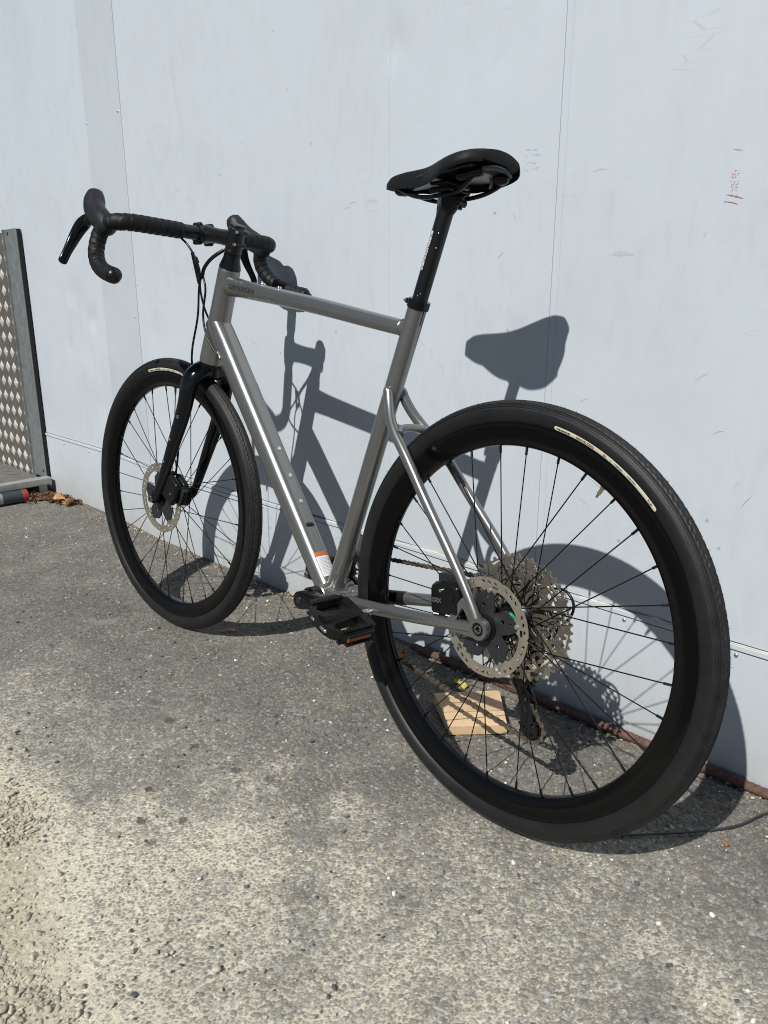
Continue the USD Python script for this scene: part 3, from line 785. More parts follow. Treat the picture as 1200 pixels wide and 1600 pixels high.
for (x, y, ln, wd, cu, rz, rx, mt, lb, sd) in (
        (-2.535, -0.045, 0.085, 0.06, 1.1, 0.4, 0.35, 'leaf_tan', 'curled tan dead leaf by the wall foot, left one of the pale pair', 2),
        (-2.455, -0.030, 0.080, 0.06, 1.2, 2.3, -0.45, 'leaf_tan', 'curled tan dead leaf by the wall foot, right one of the pale pair', 5),
        (-0.315, -0.085, 0.052, 0.026, 0.4, 2.7, 0.2, 'leaf_yellow', 'small yellow-green leaf lying between cardboard and rusty bar', 3),
        (0.322, -0.188, 0.010, 0.008, 0.5, 0.5, 0.2, 'leaf_orange', 'tiny orange leaf scrap beside the black cable', 4),
        (-0.93, -0.285, 0.05, 0.010, 0.3, 0.9, 0.1, 'leaf_tan', 'pale dry leaf strip on the asphalt between front wheel and pedal', 7),
        (-0.505, -0.075, 0.03, 0.022, 0.8, 1.9, 0.3, 'leaf_orange', 'orange-brown dead leaf beside the rusty bar behind the rear wheel', 9)):
    obj('dead_leaf', put(leaf(ln, wd, cu, sd), x, y, 0.001, rz, rx), mt, label=lb, cat='leaf', smooth=60, group='dead leaves on the ground')
rng = np.random.default_rng(19)
lit, lit2 = [], []
for k in range(120):
    x = rng.normal(-2.60, 0.075); y = -abs(rng.normal(0.0, 0.05)) + 0.005 - 0.35 * max(0.0, -2.60 - x)
    m_ = put(leaf(rng.uniform(0.012, 0.038), rng.uniform(0.006, 0.018), rng.uniform(0.4, 1.3), int(rng.integers(1, 999))), x, y, rng.uniform(0.0, 0.006), rng.uniform(0, 6.3), rng.normal(0, .3))
    (lit if k % 3 else lit2).append(m_)
obj('leaf_litter', lit + lit2, 'leaf_brown', smooth=60, label='heap of crumpled brown leaf litter at the wall foot under the platform end', kind='stuff')
rng = np.random.default_rng(20)
cr = [put(leaf(rng.uniform(0.004, 0.014), rng.uniform(0.002, 0.005), rng.uniform(0.4, 1.0), int(rng.integers(1, 999))), rng.uniform(-1.6, 0.4), -abs(rng.normal(0, 0.05)) - 0.01, 0.0, rng.uniform(0, 6.3), rng.normal(0, .4)) for _ in range(60)]
obj('leaf_crumbs', cr, 'leaf_straw', smooth=60, label='dry leaf crumbs and straw along the foot of the wall', kind='stuff')


# rusty reinforcing bar along the foot of the wall
def rebar(x0, x1, y, r, seed):
    n = int((x1 - x0) / 0.0022)
    xs = np.linspace(x0, x1, n)
    rb = r * (1 + 0.10 * (np.mod(xs, 0.011) < 0.0042))
    rb = rb * (1 + 0.03 * (meshkit.noise(np.c_[xs * 160, xs * 0, xs * 0], seed) - 0.5))
    pth = np.c_[xs, y + 0.003 * np.sin(xs * 3.0), np.full(n, r + 0.001)]
    return sweep(pth, rb, ref=(0, 0, 1), sides=14)


obj('rusty_bar', rebar(-0.515, 1.4, -0.0185, 0.0088, 3), 'rust', smooth=30, label='rusty ribbed steel bar lying along the foot of the wall behind the rear wheel', cat='steel bar')

# thin black cable at the right
cp = spline([(0.18, -0.30, 0.004), (0.2557, -0.2174, 0.005), (0.2977, -0.1654, 0.006), (0.3257, -0.1157, 0.007), (0.345, -0.06, 0.006), (0.40, -0.03, 0.006), (0.60, -0.05, 0.005), (0.9, -0.045, 0.005)], 60)
obj('cable', sweep(cp, 0.0019, ref=(0, 0, 1), sides=8), 'cable_black', label='thin black cable lying on the asphalt right of the rear wheel', cat='cable')

# piece of folded cardboard under the rear wheel
card = thing('cardboard', 'folded piece of tan corrugated cardboard lying on the asphalt behind the rear wheel', 'cardboard', (-0.19, -0.15, 0.0))
q = np.array([(-0.2943, -0.1838), (-0.1909, -0.2489), (-0.115, -0.1581), (-0.1924, -0.0536)]) - [-0.19, -0.15]
q = np.array([(-0.115, -0.034), (-0.012, -0.105), (0.068, -0.020), (-0.022, 0.075)])
a_, b_, c_, d_ = q
HT_ = 0.025


def slab(p4, z0, z1, tilt=0.0):
    p4 = np.asarray(p4, float)
    z = np.array([0, tilt, tilt, 0])
    V = np.vstack([np.c_[p4, z0 + z * 0], np.c_[p4, z1 + z]])
    F = [[0, 2, 1], [0, 3, 2], [4, 5, 6], [4, 6, 7]] + [f for k in range(4) for f in ([k, (k + 1) % 4, 4 + (k + 1) % 4], [k, 4 + (k + 1) % 4, 4 + k])]
    return trimesh.Trimesh(V, F, process=False)


def lerp2(p, q_, t):
    return p + (q_ - p) * t


obj('flap', slab([lerp2(a_, b_, 0.0), lerp2(a_, b_, 0.60), lerp2(d_, c_, 0.60), d_], 0.002, HT_ + 0.002, -0.002), 'cardboard', card, smooth=False)
obj('flap', slab([lerp2(a_, b_, 0.615), b_, c_, lerp2(d_, c_, 0.615)], 0.002, HT_ - 0.001, -0.003), 'cardboard_pale', card, smooth=False, label='paler front flap')

# ------------------------------------------------------------------ the bicycle
RT, TR = 0.352, 0.0195
RC = RT - TR
PSI, PHI = 0.036475, 0.098565
FW = np.array([-math.cos(PSI), math.sin(PSI), 0.0])
LE0 = np.array([-math.sin(PSI), -math.cos(PSI), 0.0])
UP = math.cos(PHI) * np.array([0, 0, 1.0]) - math.sin(PHI) * LE0
LE = math.cos(PHI) * LE0 + math.sin(PHI) * np.array([0, 0, 1.0])
RCW = np.array([0.0, -0.3641, 0.35039])
base = RCW - RT * UP
bike = thing('bicycle', 'silver gravel bicycle with black fork, drop bars and pedals leaning against the white wall', 'bicycle',
             matrix=Gf.Matrix4d(*FW, 0, *LE, 0, *UP, 0, *base, 1))
WB, HTA, DEL = 1.0844, math.radians(72.2843), 0.0808
AX = np.array([-math.cos(HTA), 0, math.sin(HTA)])
AP = np.array([1.0368, 0, -0.0152])


def on_axis(z):
    return AP + AX * (z - AP[2]) / AX[2]


STEER = trimesh.transformations.rotation_matrix(DEL, AX, AP)


def group(name, parent, label=None):
    x = UsdGeom.Xform.Define(stage, numbered(parent, name))
    keys(x.GetPrim(), label)
    return str(x.GetPath())


def bpart(name, mesh, mat, parent=None, steer=False, smooth=35, label=None, kind=None):
    if isinstance(mesh, list):
        mesh = trimesh.util.concatenate(mesh)
    mesh = mesh.copy()
    if steer:
        mesh.apply_transform(STEER)
    mesh.apply_translation([0, 0, RT])
    return obj(name, mesh, mat, parent or bike, smooth=smooth, label=label, kind=kind)


# --- wheels
def tyre_mesh(seg=560):
    ph = np.radians(np.r_[-138, -126, -112, -98, -86, -76, -70, -66, -65, -61, -60, -56, -55, -51, -50, -46, -45, -41, -40, -36, -35, -31, -28, -24, -20, -16, -12, -8, -4, 0.0])
    ph = np.r_[ph, -ph[:-1][::-1]]
    d = np.degrees(np.abs(ph))
    prof = np.zeros(len(ph))
    groove = {65: -.0011, 61: -.0011, 55: -.0012, 51: -.0012, 45: -.0012, 41: -.0012, 35: -.0012, 31: -.0008}
    for g, v in groove.items():
        prof[np.isclose(d, g, atol=0.6)] = v
    prof[d < 60] += 0.0004
    n = len(ph)
    ith = np.arange(seg)
    R = np.tile(TR + prof, (seg, 1))
    knurl = (d < 17)
    col = np.arange(n)
    R[:, knurl] += np.where(((ith[:, None] // 2 + col[None, knurl]) % 2) == 0, 0.0003, -0.0005)
    ser = (d > 18) & (d < 30)
    R[:, ser] += np.where((ith[:, None] % 3) == 0, -0.0009, 0.0002)
    rr = RC + R * np.cos(ph)[None]
    yy = R * np.sin(ph)[None]
    a = ith * 2 * np.pi / seg
    V = np.stack([rr * np.cos(a)[:, None], yy, rr * np.sin(a)[:, None]], -1).reshape(-1, 3)
    i, j = np.meshgrid(ith, np.arange(n - 1), indexing='ij')
    i2 = (i + 1) % seg
    qd = np.stack([i * n + j, i2 * n + j, i2 * n + j + 1, i * n + j + 1], -1).reshape(-1, 4)
    side = np.degrees(np.abs(ph))
    F = np.vstack([qd[:, [0, 1, 2]], qd[:, [0, 2, 3]]])
    jj = np.tile(j.ravel(), 2)
    m = trimesh.Trimesh(V, F, process=False)
    if m.triangles_cross[jj == n // 2].sum(0) is None:
        pass
    c = m.triangles_center[jj == n // 2 - 1]
    nn = m.triangles_cross[jj == n // 2 - 1]
    if (c * nn).sum() < 0:
        F = F[:, ::-1]
    tread = (jj >= 6) & (jj < n - 7)
    out = []
    for msk in (tread, ~tread):
        t = trimesh.Trimesh(V, F[msk], process=False)
        t.remove_unreferenced_vertices()
        out.append(t)
    return out


TREAD, SIDE = tyre_mesh()
RIM = lathe([(0.3176, 0.0128), (0.3182, 0.0142), (0.3165, 0.0150), (0.3120, 0.0150), (0.3040, 0.0146), (0.2950, 0.0125), (0.2870, 0.0095), (0.2830, 0.0072), (0.2818, 0.0045), (0.2814, 0.0),
             (0.2818, -0.0045), (0.2830, -0.0072), (0.2870, -0.0095), (0.2950, -0.0125), (0.3040, -0.0146), (0.3120, -0.0150), (0.3165, -0.0150), (0.3182, -0.0142), (0.3176, -0.0128), (0.310, -0.0115), (0.310, 0.0115)],
            seg=160, closed=True)


def pol(r, deg, y=0.0):
    return np.array([r * math.cos(math.radians(deg)), y, r * math.sin(math.radians(deg))])


def rotor_shapes():
    n = 360
    a = np.arange(n) * 2 * np.pi / n
    saw = ((np.degrees(a) % 36) / 36.0)
    r = 0.0800 - 0.0022 * np.clip((saw - 0.86) / 0.08, 0, 1) + 0.0
    r = np.where(saw > 0.94, 0.0800 - 0.0022 + 0.0022 * (saw - 0.94) / 0.06, r)
    outer = Polygon(np.c_[r * np.cos(a), r * np.sin(a)])
    inner = Polygon(circle_pts(120, 0.0640))
    ring = outer.difference(inner)
    tabs = []
    for k in range(5):
        c0 = math.radians(18 + 72 * k)
        tabs.append(Point(0.0605 * math.cos(c0), 0.0605 * math.sin(c0)).buffer(0.0085, 10))
        tabs.append(LineString([(0.0605 * math.cos(c0), 0.0605 * math.sin(c0)), (0.068 * math.cos(c0 + .16), 0.068 * math.sin(c0 + .16))]).buffer(0.0075))
        tabs.append(LineString([(0.0605 * math.cos(c0), 0.0605 * math.sin(c0)), (0.068 * math.cos(c0 - .18), 0.068 * math.sin(c0 - .18))]).buffer(0.0070))
    ring = unary_union([ring] + [t.intersection(outer) for t in tabs])
    holes = []
    for k in range(10):
        for j, (dr, w_, h_) in enumerate(((0.0735, .0024, .0014), (0.0728, .0026, .0015), (0.0735, .0024, .0013))):
            ang = 36 * k + 7 + 9.2 * j
            e = affinity.rotate(sbox(-w_, -h_, w_, h_).buffer(0.0007, 3), ang + 90 + 24, origin=(0, 0))
            holes.append(affinity.translate(e, dr * math.cos(math.radians(ang)), dr * math.sin(math.radians(ang))))
    for k in range(5):
        ang = 18 + 72 * k
        for sgn in (1,):
            e = affinity.rotate(sbox(-.0044, -.0017, .0044, .0017).buffer(0.001, 3), ang + 90 + 10 * sgn, origin=(0, 0))
            holes.append(affinity.translate(e, .0672 * math.cos(math.radians(ang + 9 * sgn)), .0672 * math.sin(math.radians(ang + 9 * sgn))))
    ring = ring.difference(unary_union(holes))
    arms = [Polygon(circle_pts(40, 0.0265))]
    for k in range(5):
        c0 = 18 + 72 * k
        arms.append(Polygon([pol(0.022, c0 - 62)[[0, 2]], pol(0.050, c0 - 26)[[0, 2]], pol(0.0590, c0 - 7)[[0, 2]], pol(0.0590, c0 + 6)[[0, 2]], pol(0.048, c0 + 12)[[0, 2]], pol(0.024, c0 + 32)[[0, 2]]]).buffer(0.0015))
    spider = unary_union(arms).difference(Polygon(circle_pts(30, 0.0150)))
    spider = spider.difference(unary_union([Point(*pol(0.050, 18 + 72 * k - 3)[[0, 2]]).buffer(0.0026) for k in range(5)] + [Point(*pol(0.036, 18 + 72 * k - 12)[[0, 2]]).buffer(0.0034) for k in range(5)]))
    return ring, spider


RING, SPIDER = rotor_shapes()


def wheel(parent_name, T, rear):
    w = group(parent_name, bike)
    add = lambda name, mesh, mat, **k: obj(name, (lambda m: (m.apply_transform(T), m.apply_translation([0, 0, RT]), m)[2])(mesh.copy() if not isinstance(mesh, list) else trimesh.util.concatenate(mesh)), mat, w, **k)
    add('tyre_tread', TREAD, 'tread_rubber', smooth=28)
    add('tyre_sidewall', SIDE, 'sidewall_rubber', smooth=50)
    add('rim', RIM, 'rim_black', smooth=35)
    fl = (0.034, -0.020) if rear else (0.024, -0.034)
    fr = 0.0275
    th0 = 0.6 if rear else 4.0
    for k in range(32):
        th = th0 + 11.25 * k
        left = k % 2 == 0
        sgn = 1 if (k // 2) % 2 == 0 else -1
        y = fl[0] if left else fl[1]
        hub_a = th + sgn * 62
        a = pol(fr, hub_a, y + (0.0012 if (k // 2) % 2 else -0.0012))
        b = pol(0.283, th, 0.003 if left else -0.003)
        u = nrm(b - a)
        n1 = b - u * 0.013
        add('spoke', trimesh.util.concatenate([rod(a, b, 0.00105, 6), rod(n1, b + u * 0.002, 0.0021, 8)]), 'spoke_black')
    # hub
    yl, yr = fl
    hub = [(0.0001, yl + 0.022), (0.0115, yl + 0.022), (0.0125, yl + 0.012), (0.0215, yl + 0.010), (0.0215, yl + 0.004), (0.030, yl + 0.002), (0.0305, yl - 0.001), (0.025, yl - 0.004), (0.0155, yl - 0.012),
           (0.0150, yr + 0.014), (0.025, yr + 0.004), (0.0305, yr + 0.001), (0.030, yr - 0.002), (0.019, yr - 0.005), (0.0165, yr - 0.006), (0.0165, -0.045 if not rear else -0.060), (0.0001, -0.045 if not rear else -0.060)]
    add('hub', lathe(hub, seg=40), 'anodised_black')
    if rear:
        stk = lathe([(0.01565, 0.010), (0.0158, 0.0098), (0.0158, -0.002), (0.01565, -0.0022)], seg=40)
        add('hub_sticker', stk, 'green_sticker')
    ry = 0.0545 if rear else 0.0365
    rs_ = 1.0 if rear else 1.125
    add('brake_rotor', plate_xz(affinity.scale(RING, rs_, rs_, origin=(0, 0)), ry - 0.0009, ry + 0.0009), 'rotor_steel', smooth=False)
    add('rotor_carrier', plate_xz(affinity.scale(SPIDER, rs_, rs_, origin=(0, 0)), ry - 0.0017, ry + 0.0017), 'carrier_grey', smooth=False)
    lock = lathe([(0.0135, ry + 0.0018), (0.0205, ry + 0.0018), (0.0215, ry + 0.0035), (0.0205, ry + 0.0058), (0.0135, ry + 0.0058)], seg=36, closed=True)
    add('lockring', lock, 'anodised_black')
    for k in range(5):
        for (rr_, dd, s_) in ((0.0605, 0, .0034),):
            rv = lathe([(0.0001, 0.0016), (s_ * .55, 0.0016), (s_, 0.0011), (s_, -0.003)], seg=14)
            add('rotor_rivet', moved(rv, pol(rr_ * rs_, 18 + 72 * k + dd, ry + 0.0016)), 'rotor_steel')
    # valve
    va = 119.6 if rear else 92.7
    add('valve', trimesh.util.concatenate([rod(pol(0.284, va), pol(0.268, va), 0.0030, 10), rod(pol(0.268, va), pol(0.262, va), 0.0020, 8), rod(pol(0.283, va), pol(0.279, va), 0.0044, 12)]), 'brass')
    # cream maker's label on the sidewall
    la, lb = (100.2, 135.0) if rear else (75.5, 102.8)
    NA = 240
    aa = np.radians(np.linspace(lb, la, NA))

    def on_tyre(ang, phi, lift):
        rr_ = RC + (TR + lift) * np.cos(np.radians(phi)); yy_ = (TR + lift) * np.sin(np.radians(phi))
        return np.stack([rr_ * np.cos(ang), np.broadcast_to(yy_, np.shape(rr_ * np.cos(ang))), rr_ * np.sin(ang)], -1)
    p0, p1 = 104.0, 124.0
    de = np.minimum(np.arange(NA), NA - 1 - np.arange(NA)) * math.radians(lb - la) / NA * RC
    ends = np.maximum(0.12, np.sqrt(np.clip(1 - (1 - np.clip(de / 0.0034, 0, 1)) ** 2, 0, 1)))
    mid_, hw = (p0 + p1) / 2, (p1 - p0) / 2
    rows = [on_tyre(aa, mid_ + hw * s_ * ends, 0.00035) for s_ in np.linspace(-1, 1, 6)]
    V = np.stack(rows, 0).reshape(-1, 3)
    F = []
    for i in range(5):
        for j in range(NA - 1):
            a0 = i * NA + j
            F += [[a0, a0 + 1, a0 + NA + 1], [a0, a0 + NA + 1, a0 + NA]]
    m_ = trimesh.Trimesh(V, F, process=False)
    if (m_.triangles_cross.sum(0))[1] < 0:
        m_.invert()
    add('tyre_label', m_, 'cream_label', smooth=True)
    words = (('Panaracer', 0.025, True, 0.0036), ('GRAVELKING', 0.20, True, 0.0036), ('SS', 0.45, True, 0.0032), ('+', 0.515, True, 0.0032), ('TUBELESS', 0.56, True, 0.0022), ('COMPATIBLE', 0.69, True, 0.0018), ('TLR', 0.905, True, 0.0038))
    arc = np.radians(lb - la)
    rm = RC + TR * math.cos(math.radians(mid_))
    tl = []
    for txt, at, bold, hh in words:
        t_ = meshkit.text_mesh(txt, hh, 0.0001, bold)
        sx, sy, sz = t_.vertices[:, 0], t_.vertices[:, 1] - hh * 0.5, t_.vertices[:, 2]
        k_ = 1.0 if rear else 0.8
        ang = math.radians(la) + arc * at + sx * k_ / rm
        phi = mid_ - np.degrees(sy / TR)
        V = np.array([on_tyre(np.array(a_), p_, 0.0005 + z_)for a_, p_, z_ in zip(ang, phi, sz)])
        add('label_lettering', trimesh.Trimesh(V, t_.faces, process=False), 'dark_print', smooth=False)
    # vent hairs
    r = np.random.default_rng(77)
    hv = []
    for k in range(260 if rear else 140):
        ang = r.uniform(0, 360)
        phi = r.choice([-44, -30, 30, 44, -16, 16, 0]) + r.normal(0, 1)
        u_ = np.array([math.cos(math.radians(ang)) * math.cos(math.radians(phi)), math.sin(math.radians(phi)), math.sin(math.radians(ang)) * math.cos(math.radians(phi))])
        p_ = pol(RC, ang) + u_ * TR
        hv.append(rod(p_, p_ + nrm(u_ + r.normal(0, .25, 3)) * r.uniform(0.002, 0.0048), 0.00042, 4, 0.0001))
    add('vent_hairs', hv, 'tread_rubber', smooth=False, kind='stuff')
    return w, add


I4 = np.eye(4)
TF = STEER @ trimesh.transformations.translation_matrix([WB, 0, 0])
rw, radd = wheel('wheel', I4, True)
fw_, fadd = wheel('wheel', TF, False)


# cassette
def gear(teeth, pitch_r=None, tooth=0.0030, root=0.0016):
    pr = pitch_r or 0.0127 / (2 * math.sin(math.pi / teeth))
    pts = []
    for k in range(teeth):
        a = 2 * math.pi * k / teeth
        s = 2 * math.pi / teeth
        for f, r in ((-0.30, pr - root), (-0.13, pr + tooth * 0.75), (-0.06, pr + tooth), (0.06, pr + tooth), (0.13, pr + tooth * 0.75), (0.30, pr - root), (0.5, pr - root * 1.5)):
            pts.append(((r) * math.cos(a + f * s), (r) * math.sin(a + f * s)))
    return Polygon(pts).buffer(0), pr


def arc_slot(r0, r1, a0, a1, k=10):
    aa = np.radians(np.linspace(a0, a1, k))
    return Polygon(np.vstack([np.c_[r0 * np.cos(aa), r0 * np.sin(aa)], np.c_[r1 * np.cos(aa[::-1]), r1 * np.sin(aa[::-1])]])).buffer(0.0018, 4)


teeth = [51, 45, 39, 33, 28, 24, 21, 18, 16, 14, 12, 10]
ycs = [-0.0255 - 0.00335 * k for k in range(12)]
for k, (tt, yy) in enumerate(zip(teeth, ycs)):
    g, pr = gear(tt)
    if tt >= 28:
        wid = 0.0165 if k == 0 else 0.0125
        ring_in = pr - wid
        ringp = g.difference(Polygon(circle_pts(90, ring_in)))
        cuts = []
        nw = 14 if k == 0 else 12 if k == 1 else 9
        for q_ in range(nw):
            a0 = q_ * 360 / nw + k * 7
            cuts.append(arc_slot(pr - wid * 0.68, pr - wid * 0.42, a0, a0 + 200.0 / nw, 6))
        ringp = ringp.difference(unary_union(cuts))
        arms = []
        if k < 2:
            for q_ in range(7):
                a0 = q_ * 360 / 7 + k * 20
                arms.append(LineString([pol(0.018, a0 - 26)[[0, 2]], pol(0.045, a0 - 14)[[0, 2]], pol(0.070, a0 - 4)[[0, 2]], pol(ring_in + 0.002, a0)[[0, 2]]]).buffer(0.0036 if k == 0 else 0.003))
                if k == 0:
                    arms.append(LineString([pol(0.066, a0 - 6)[[0, 2]], pol(ring_in + 0.002, a0 - 17)[[0, 2]]]).buffer(0.0028))
        elif k < 5:
            for q_ in range(5):
                a0 = q_ * 72 + k * 17
                arms.append(LineString([pol(0.017, a0 - 20)[[0, 2]], pol(ring_in + 0.002, a0)[[0, 2]]]).buffer(0.003))
        g = unary_union([ringp] + arms + ([Polygon(circle_pts(40, 0.022))] if k < 5 else []))
    else:
        g = g.difference(unary_union([arc_slot(0.022, max(pr - 0.009, 0.0225), j_ * 40 + 5, j_ * 40 + 24) for j_ in range(9)])) if tt >= 21 else g
    g = g.difference(Polygon(circle_pts(30, 0.0165)))
    radd('sprocket', plate_xz(g, yy - 0.0009, yy + 0.0009), 'sprocket_steel', smooth=False)
    if k < 5:
        for a_ in np.arange(7) * 2 * math.pi / 7 + k * .16:
            r_ = pr - 0.0085
            radd('sprocket_pin', rod((r_ * math.cos(a_), yy + 0.0014, r_ * math.sin(a_)), (r_ * math.cos(a_), yy - 0.0030, r_ * math.sin(a_)), 0.0018, 8), 'steel')
radd('freehub', lathe([(0.0001, -0.026), (0.0163, -0.026), (0.0163, -0.062), (0.0001, -0.062)], seg=30), 'anodised_black')

# --- frame
frame = group('frame', bike)
HTb, HTt = on_axis(0.352), on_axis(0.562)
hl = np.linalg.norm(HTt - HTb)
ht = lathe([(0.0001, 0), (0.0262, 0), (0.0285, 0.002), (0.0288, 0.012), (0.0280, 0.05), (0.0262, 0.09), (0.0250, hl * 0.6), (0.0246, hl - 0.012), (0.0246, hl - 0.003), (0.0236, hl), (0.0001, hl)], seg=48)
bpart('head_tube', along(ht, HTb, HTt), 'silver_paint', frame)
# down tube: hydroformed, flatter top
n = 40
dt = np.linspace([0.900, 0, 0.4470], [0.4375, 0, -0.0825], n)
bpart('down_tube', sweep(dt, interp([(0, .0260), (.12, .0270), (.6, .0262), (1, .0235)], n), interp([(0, .0265), (.1, .0285), (.5, .0268), (1, .0220)], n), ref=(0, 1, 0), sides=48, power=2.55), 'silver_paint', frame)
tt = spline([(0.857, 0, 0.5275), (0.80, 0, 0.5195), (0.745, 0, 0.5125), (0.52, 0, 0.4845), (0.372, 0, 0.463), (0.270, 0, 0.4490)], n)
TTX, TTY = interp([(0, .0205), (.12, .0195), (.5, .0180), (1, .0155)], n), interp([(0, .0235), (.10, .0195), (.3, .0172), (1, .0140)], n)
bpart('top_tube', sweep(tt, TTX, TTY, ref=(0, 1, 0), sides=40, power=2.25), 'silver_paint', frame)
STA = math.radians(72.9)
BB = np.array([0.430, 0, -0.077])


def on_seat(z):
    return np.array([BB[0] - (z - BB[2]) / math.tan(STA), 0, z])


st = np.array([on_seat(z) for z in np.linspace(-0.07, 0.4885, 20)])
slot_dir = nrm(on_seat(0.5) - on_seat(0.0))
bpart('seat_tube', sweep(st, interp([(0, .0195), (.15, .0175), (.8, .0168), (1, .0170)], 20), interp([(0, .0185), (.2, .0172), (1, .0170)], 20), ref=(0, 1, 0), sides=32), 'silver_paint', frame)
rear_dir = nrm(np.cross([0, 1, 0], slot_dir)); rear_dir = rear_dir if rear_dir[0] < 0 else -rear_dir
sc = [on_seat(0.487) + rear_dir * 0.0162, on_seat(0.462) + rear_dir * 0.0162]
bpart('clamp_slot', hull([(sc[0], 0.0017), (sc[1], 0.0017)], 8), 'dark_void', frame)
bbs = lathe([(0.0001, -0.043), (0.0215, -0.043), (0.0235, -0.041), (0.0235, -0.036), (0.0228, -0.034), (0.0228, 0.034), (0.0235, 0.036), (0.0235, 0.041), (0.0215, 0.043), (0.0001, 0.043)], seg=40)
bpart('bottom_bracket_shell', moved(bbs, BB), 'silver_paint', frame)
bpart('yoke', hull([((0.412, 0.026, -0.073), .0135), ((0.412, -0.026, -0.073), .0135), ((0.395, 0.0, -0.072), .011)], 20), 'silver_paint', frame)
stay_pts = [(0.2965, 0.0175, 0.340), (0.290, 0.0205, 0.326), (0.262, 0.036, 0.286), (0.218, 0.0475, 0.246), (0.164, 0.0545, 0.189), (0.078, 0.0635, 0.099), (0.009, 0.0685, 0.013)]
stay = spline(stay_pts, 40)
rsx = interp([(0, .0085), (.15, .0088), (.4, .0082), (1, .0072)], 40)
cs_pts = [(0.418, 0.029, -0.0735), (0.385, 0.0345, -0.0705), (0.33, 0.040, -0.062), (0.20, 0.058, -0.037), (0.11, 0.0655, -0.020), (0.014, 0.0685, -0.002)]
cs = spline(cs_pts, 40)
csx = interp([(0, .0120), (.25, .0105), (.7, .0098), (1, .0085)], 40)
csy = interp([(0, .0150), (.25, .0130), (.7, .0110), (1, .0090)], 40)
drop = unary_union([Point(0, 0).buffer(0.0155, 20), Polygon([(0.0, 0.012), (0.03, 0.044), (0.040, 0.036), (0.062, -0.002), (0.058, -0.018), (0.0, -0.0145)]).buffer(0.002)]).difference(Polygon([(0.022, 0.004), (0.036, 0.020), (0.046, -0.004)]).buffer(0.003))
drop = drop.difference(Point(0, 0).buffer(0.0102, 20))
for sgn in (1, -1):
    f = np.array([1, sgn, 1])
    s_, c_2 = sweep(stay * f, rsx, rsx * 1.12, ref=(0, 1, 0), sides=20), sweep(cs * f, csx, csy, ref=(0, 1, 0), sides=22)
    bpart('seat_stay', [s_, hull([(np.array([0.2968, 0.0175, 0.3405]) * f, 0.0088), (np.array([0.2935, 0.0180, 0.333]) * f, 0.0088)], 20)], 'silver_paint', frame)
    bpart('chainstay', c_2, 'silver_paint', frame)
    d0 = bpart('dropout', plate_xz(drop, sgn * 0.064, sgn * 0.0725), 'silver_paint', frame, smooth=30)
    ringm = lathe([(0.0102, sgn * 0.063), (0.0172, sgn * 0.063), (0.0178, sgn * 0.066), (0.0178, sgn * 0.0745), (0.0168, sgn * 0.0762), (0.0112, sgn * 0.0762), (0.0102, sgn * 0.0745)], seg=32, closed=True)
    bpart('axle_boss', ringm, 'silver_paint', frame)
bridge = spline([(0.240, 0.0415, 0.270), (0.2495, 0.026, 0.2775), (0.2535, 0, 0.2800), (0.2495, -0.026, 0.2775), (0.240, -0.0415, 0.270)], 15)
bpart('stay_bridge', sweep(bridge, interp([.011, .0075, .0070, .0075, .011], 15), interp([.009, .0075, .0070, .0075, .009], 15), ref=(1, 0, 0), sides=16), 'silver_paint', frame)
bpart('chainstay_bridge', sweep(spline([(0.388, 0.034, -0.070), (0.378, 0, -0.070), (0.388, -0.034, -0.070)], 9), 0.010, 0.009, ref=(1, 0, 0), sides=16), 'silver_paint', frame)
bpart('stay_protector', sweep(cs[8:15] * [1, -1, 1], csx[8:15] + 0.0012, csy[8:15] + 0.0012, ref=(0, 1, 0), sides=20), 'satin_black', frame)
# welds at the tube junctions
def weld_ring(center, axis, r, tube, ell=1.0):
    axis = nrm(axis)
    ref = nrm(np.cross(axis, [0, 1, 0]))
    y = np.array([0, 1.0, 0])
    a = np.linspace(0, 2 * np.pi, 49)
    pth = center + r * (np.cos(a)[:, None] * ref * ell + np.sin(a)[:, None] * y)
    return sweep(pth, tube * (1 + 0.08 * np.sin(a * 24)), ref=axis, sides=8, caps=False)


dtd = nrm(dt[-1] - dt[0])
bpart('weld', [weld_ring(np.array([0.2865, 0, 0.4513]), tt[-1] - tt[-4], 0.0152, 0.0021, 0.95)], 'silver_paint', frame)
# bottle bosses, cable plug, labels on the down tube
dt_n = nrm(np.cross([0, 1.0, 0], dtd)); dt_n = dt_n if dt_n[2] > 0 else -dt_n
for (bx, bz) in ((0.6376, 0.188), (0.5928, 0.1384), (0.5513, 0.091)):
    t_ = np.dot(np.array([bx, 0, bz]) - dt[0], dtd)
    tdr = interp([(0, .0265), (.1, .0285), (.5, .0268), (1, .0220)], n)
    ry_ = np.interp(t_ / np.linalg.norm(dt[-1] - dt[0]), np.linspace(0, 1, n), tdr)
    c0 = dt[0] + dtd * t_ + dt_n * (ry_ - 0.0003)
    b_ = along(lathe([(0.0001, 0.0012), (0.0018, 0.0012), (0.0022, 0.0026), (0.0042, 0.0024), (0.0050, 0.0010), (0.0054, 0.0)], seg=18), c0, c0 + dt_n)
    p_ = bpart('bottle_boss', b_, 'bright_steel', frame)
t_ = np.dot(np.array([0.5135, 0, 0.0509]) - dt[0], dtd)
c0 = dt[0] + dtd * t_ + dt_n * 0.0243
pl_ = hull([(c0 + np.array([0, .0052, 0]), 0.0058), (c0 - np.array([0, .0052, 0]), 0.0058)], 18)
bpart('cable_plug', moved(pl_, -dt_n * 0.0032), 'satin_black', frame)


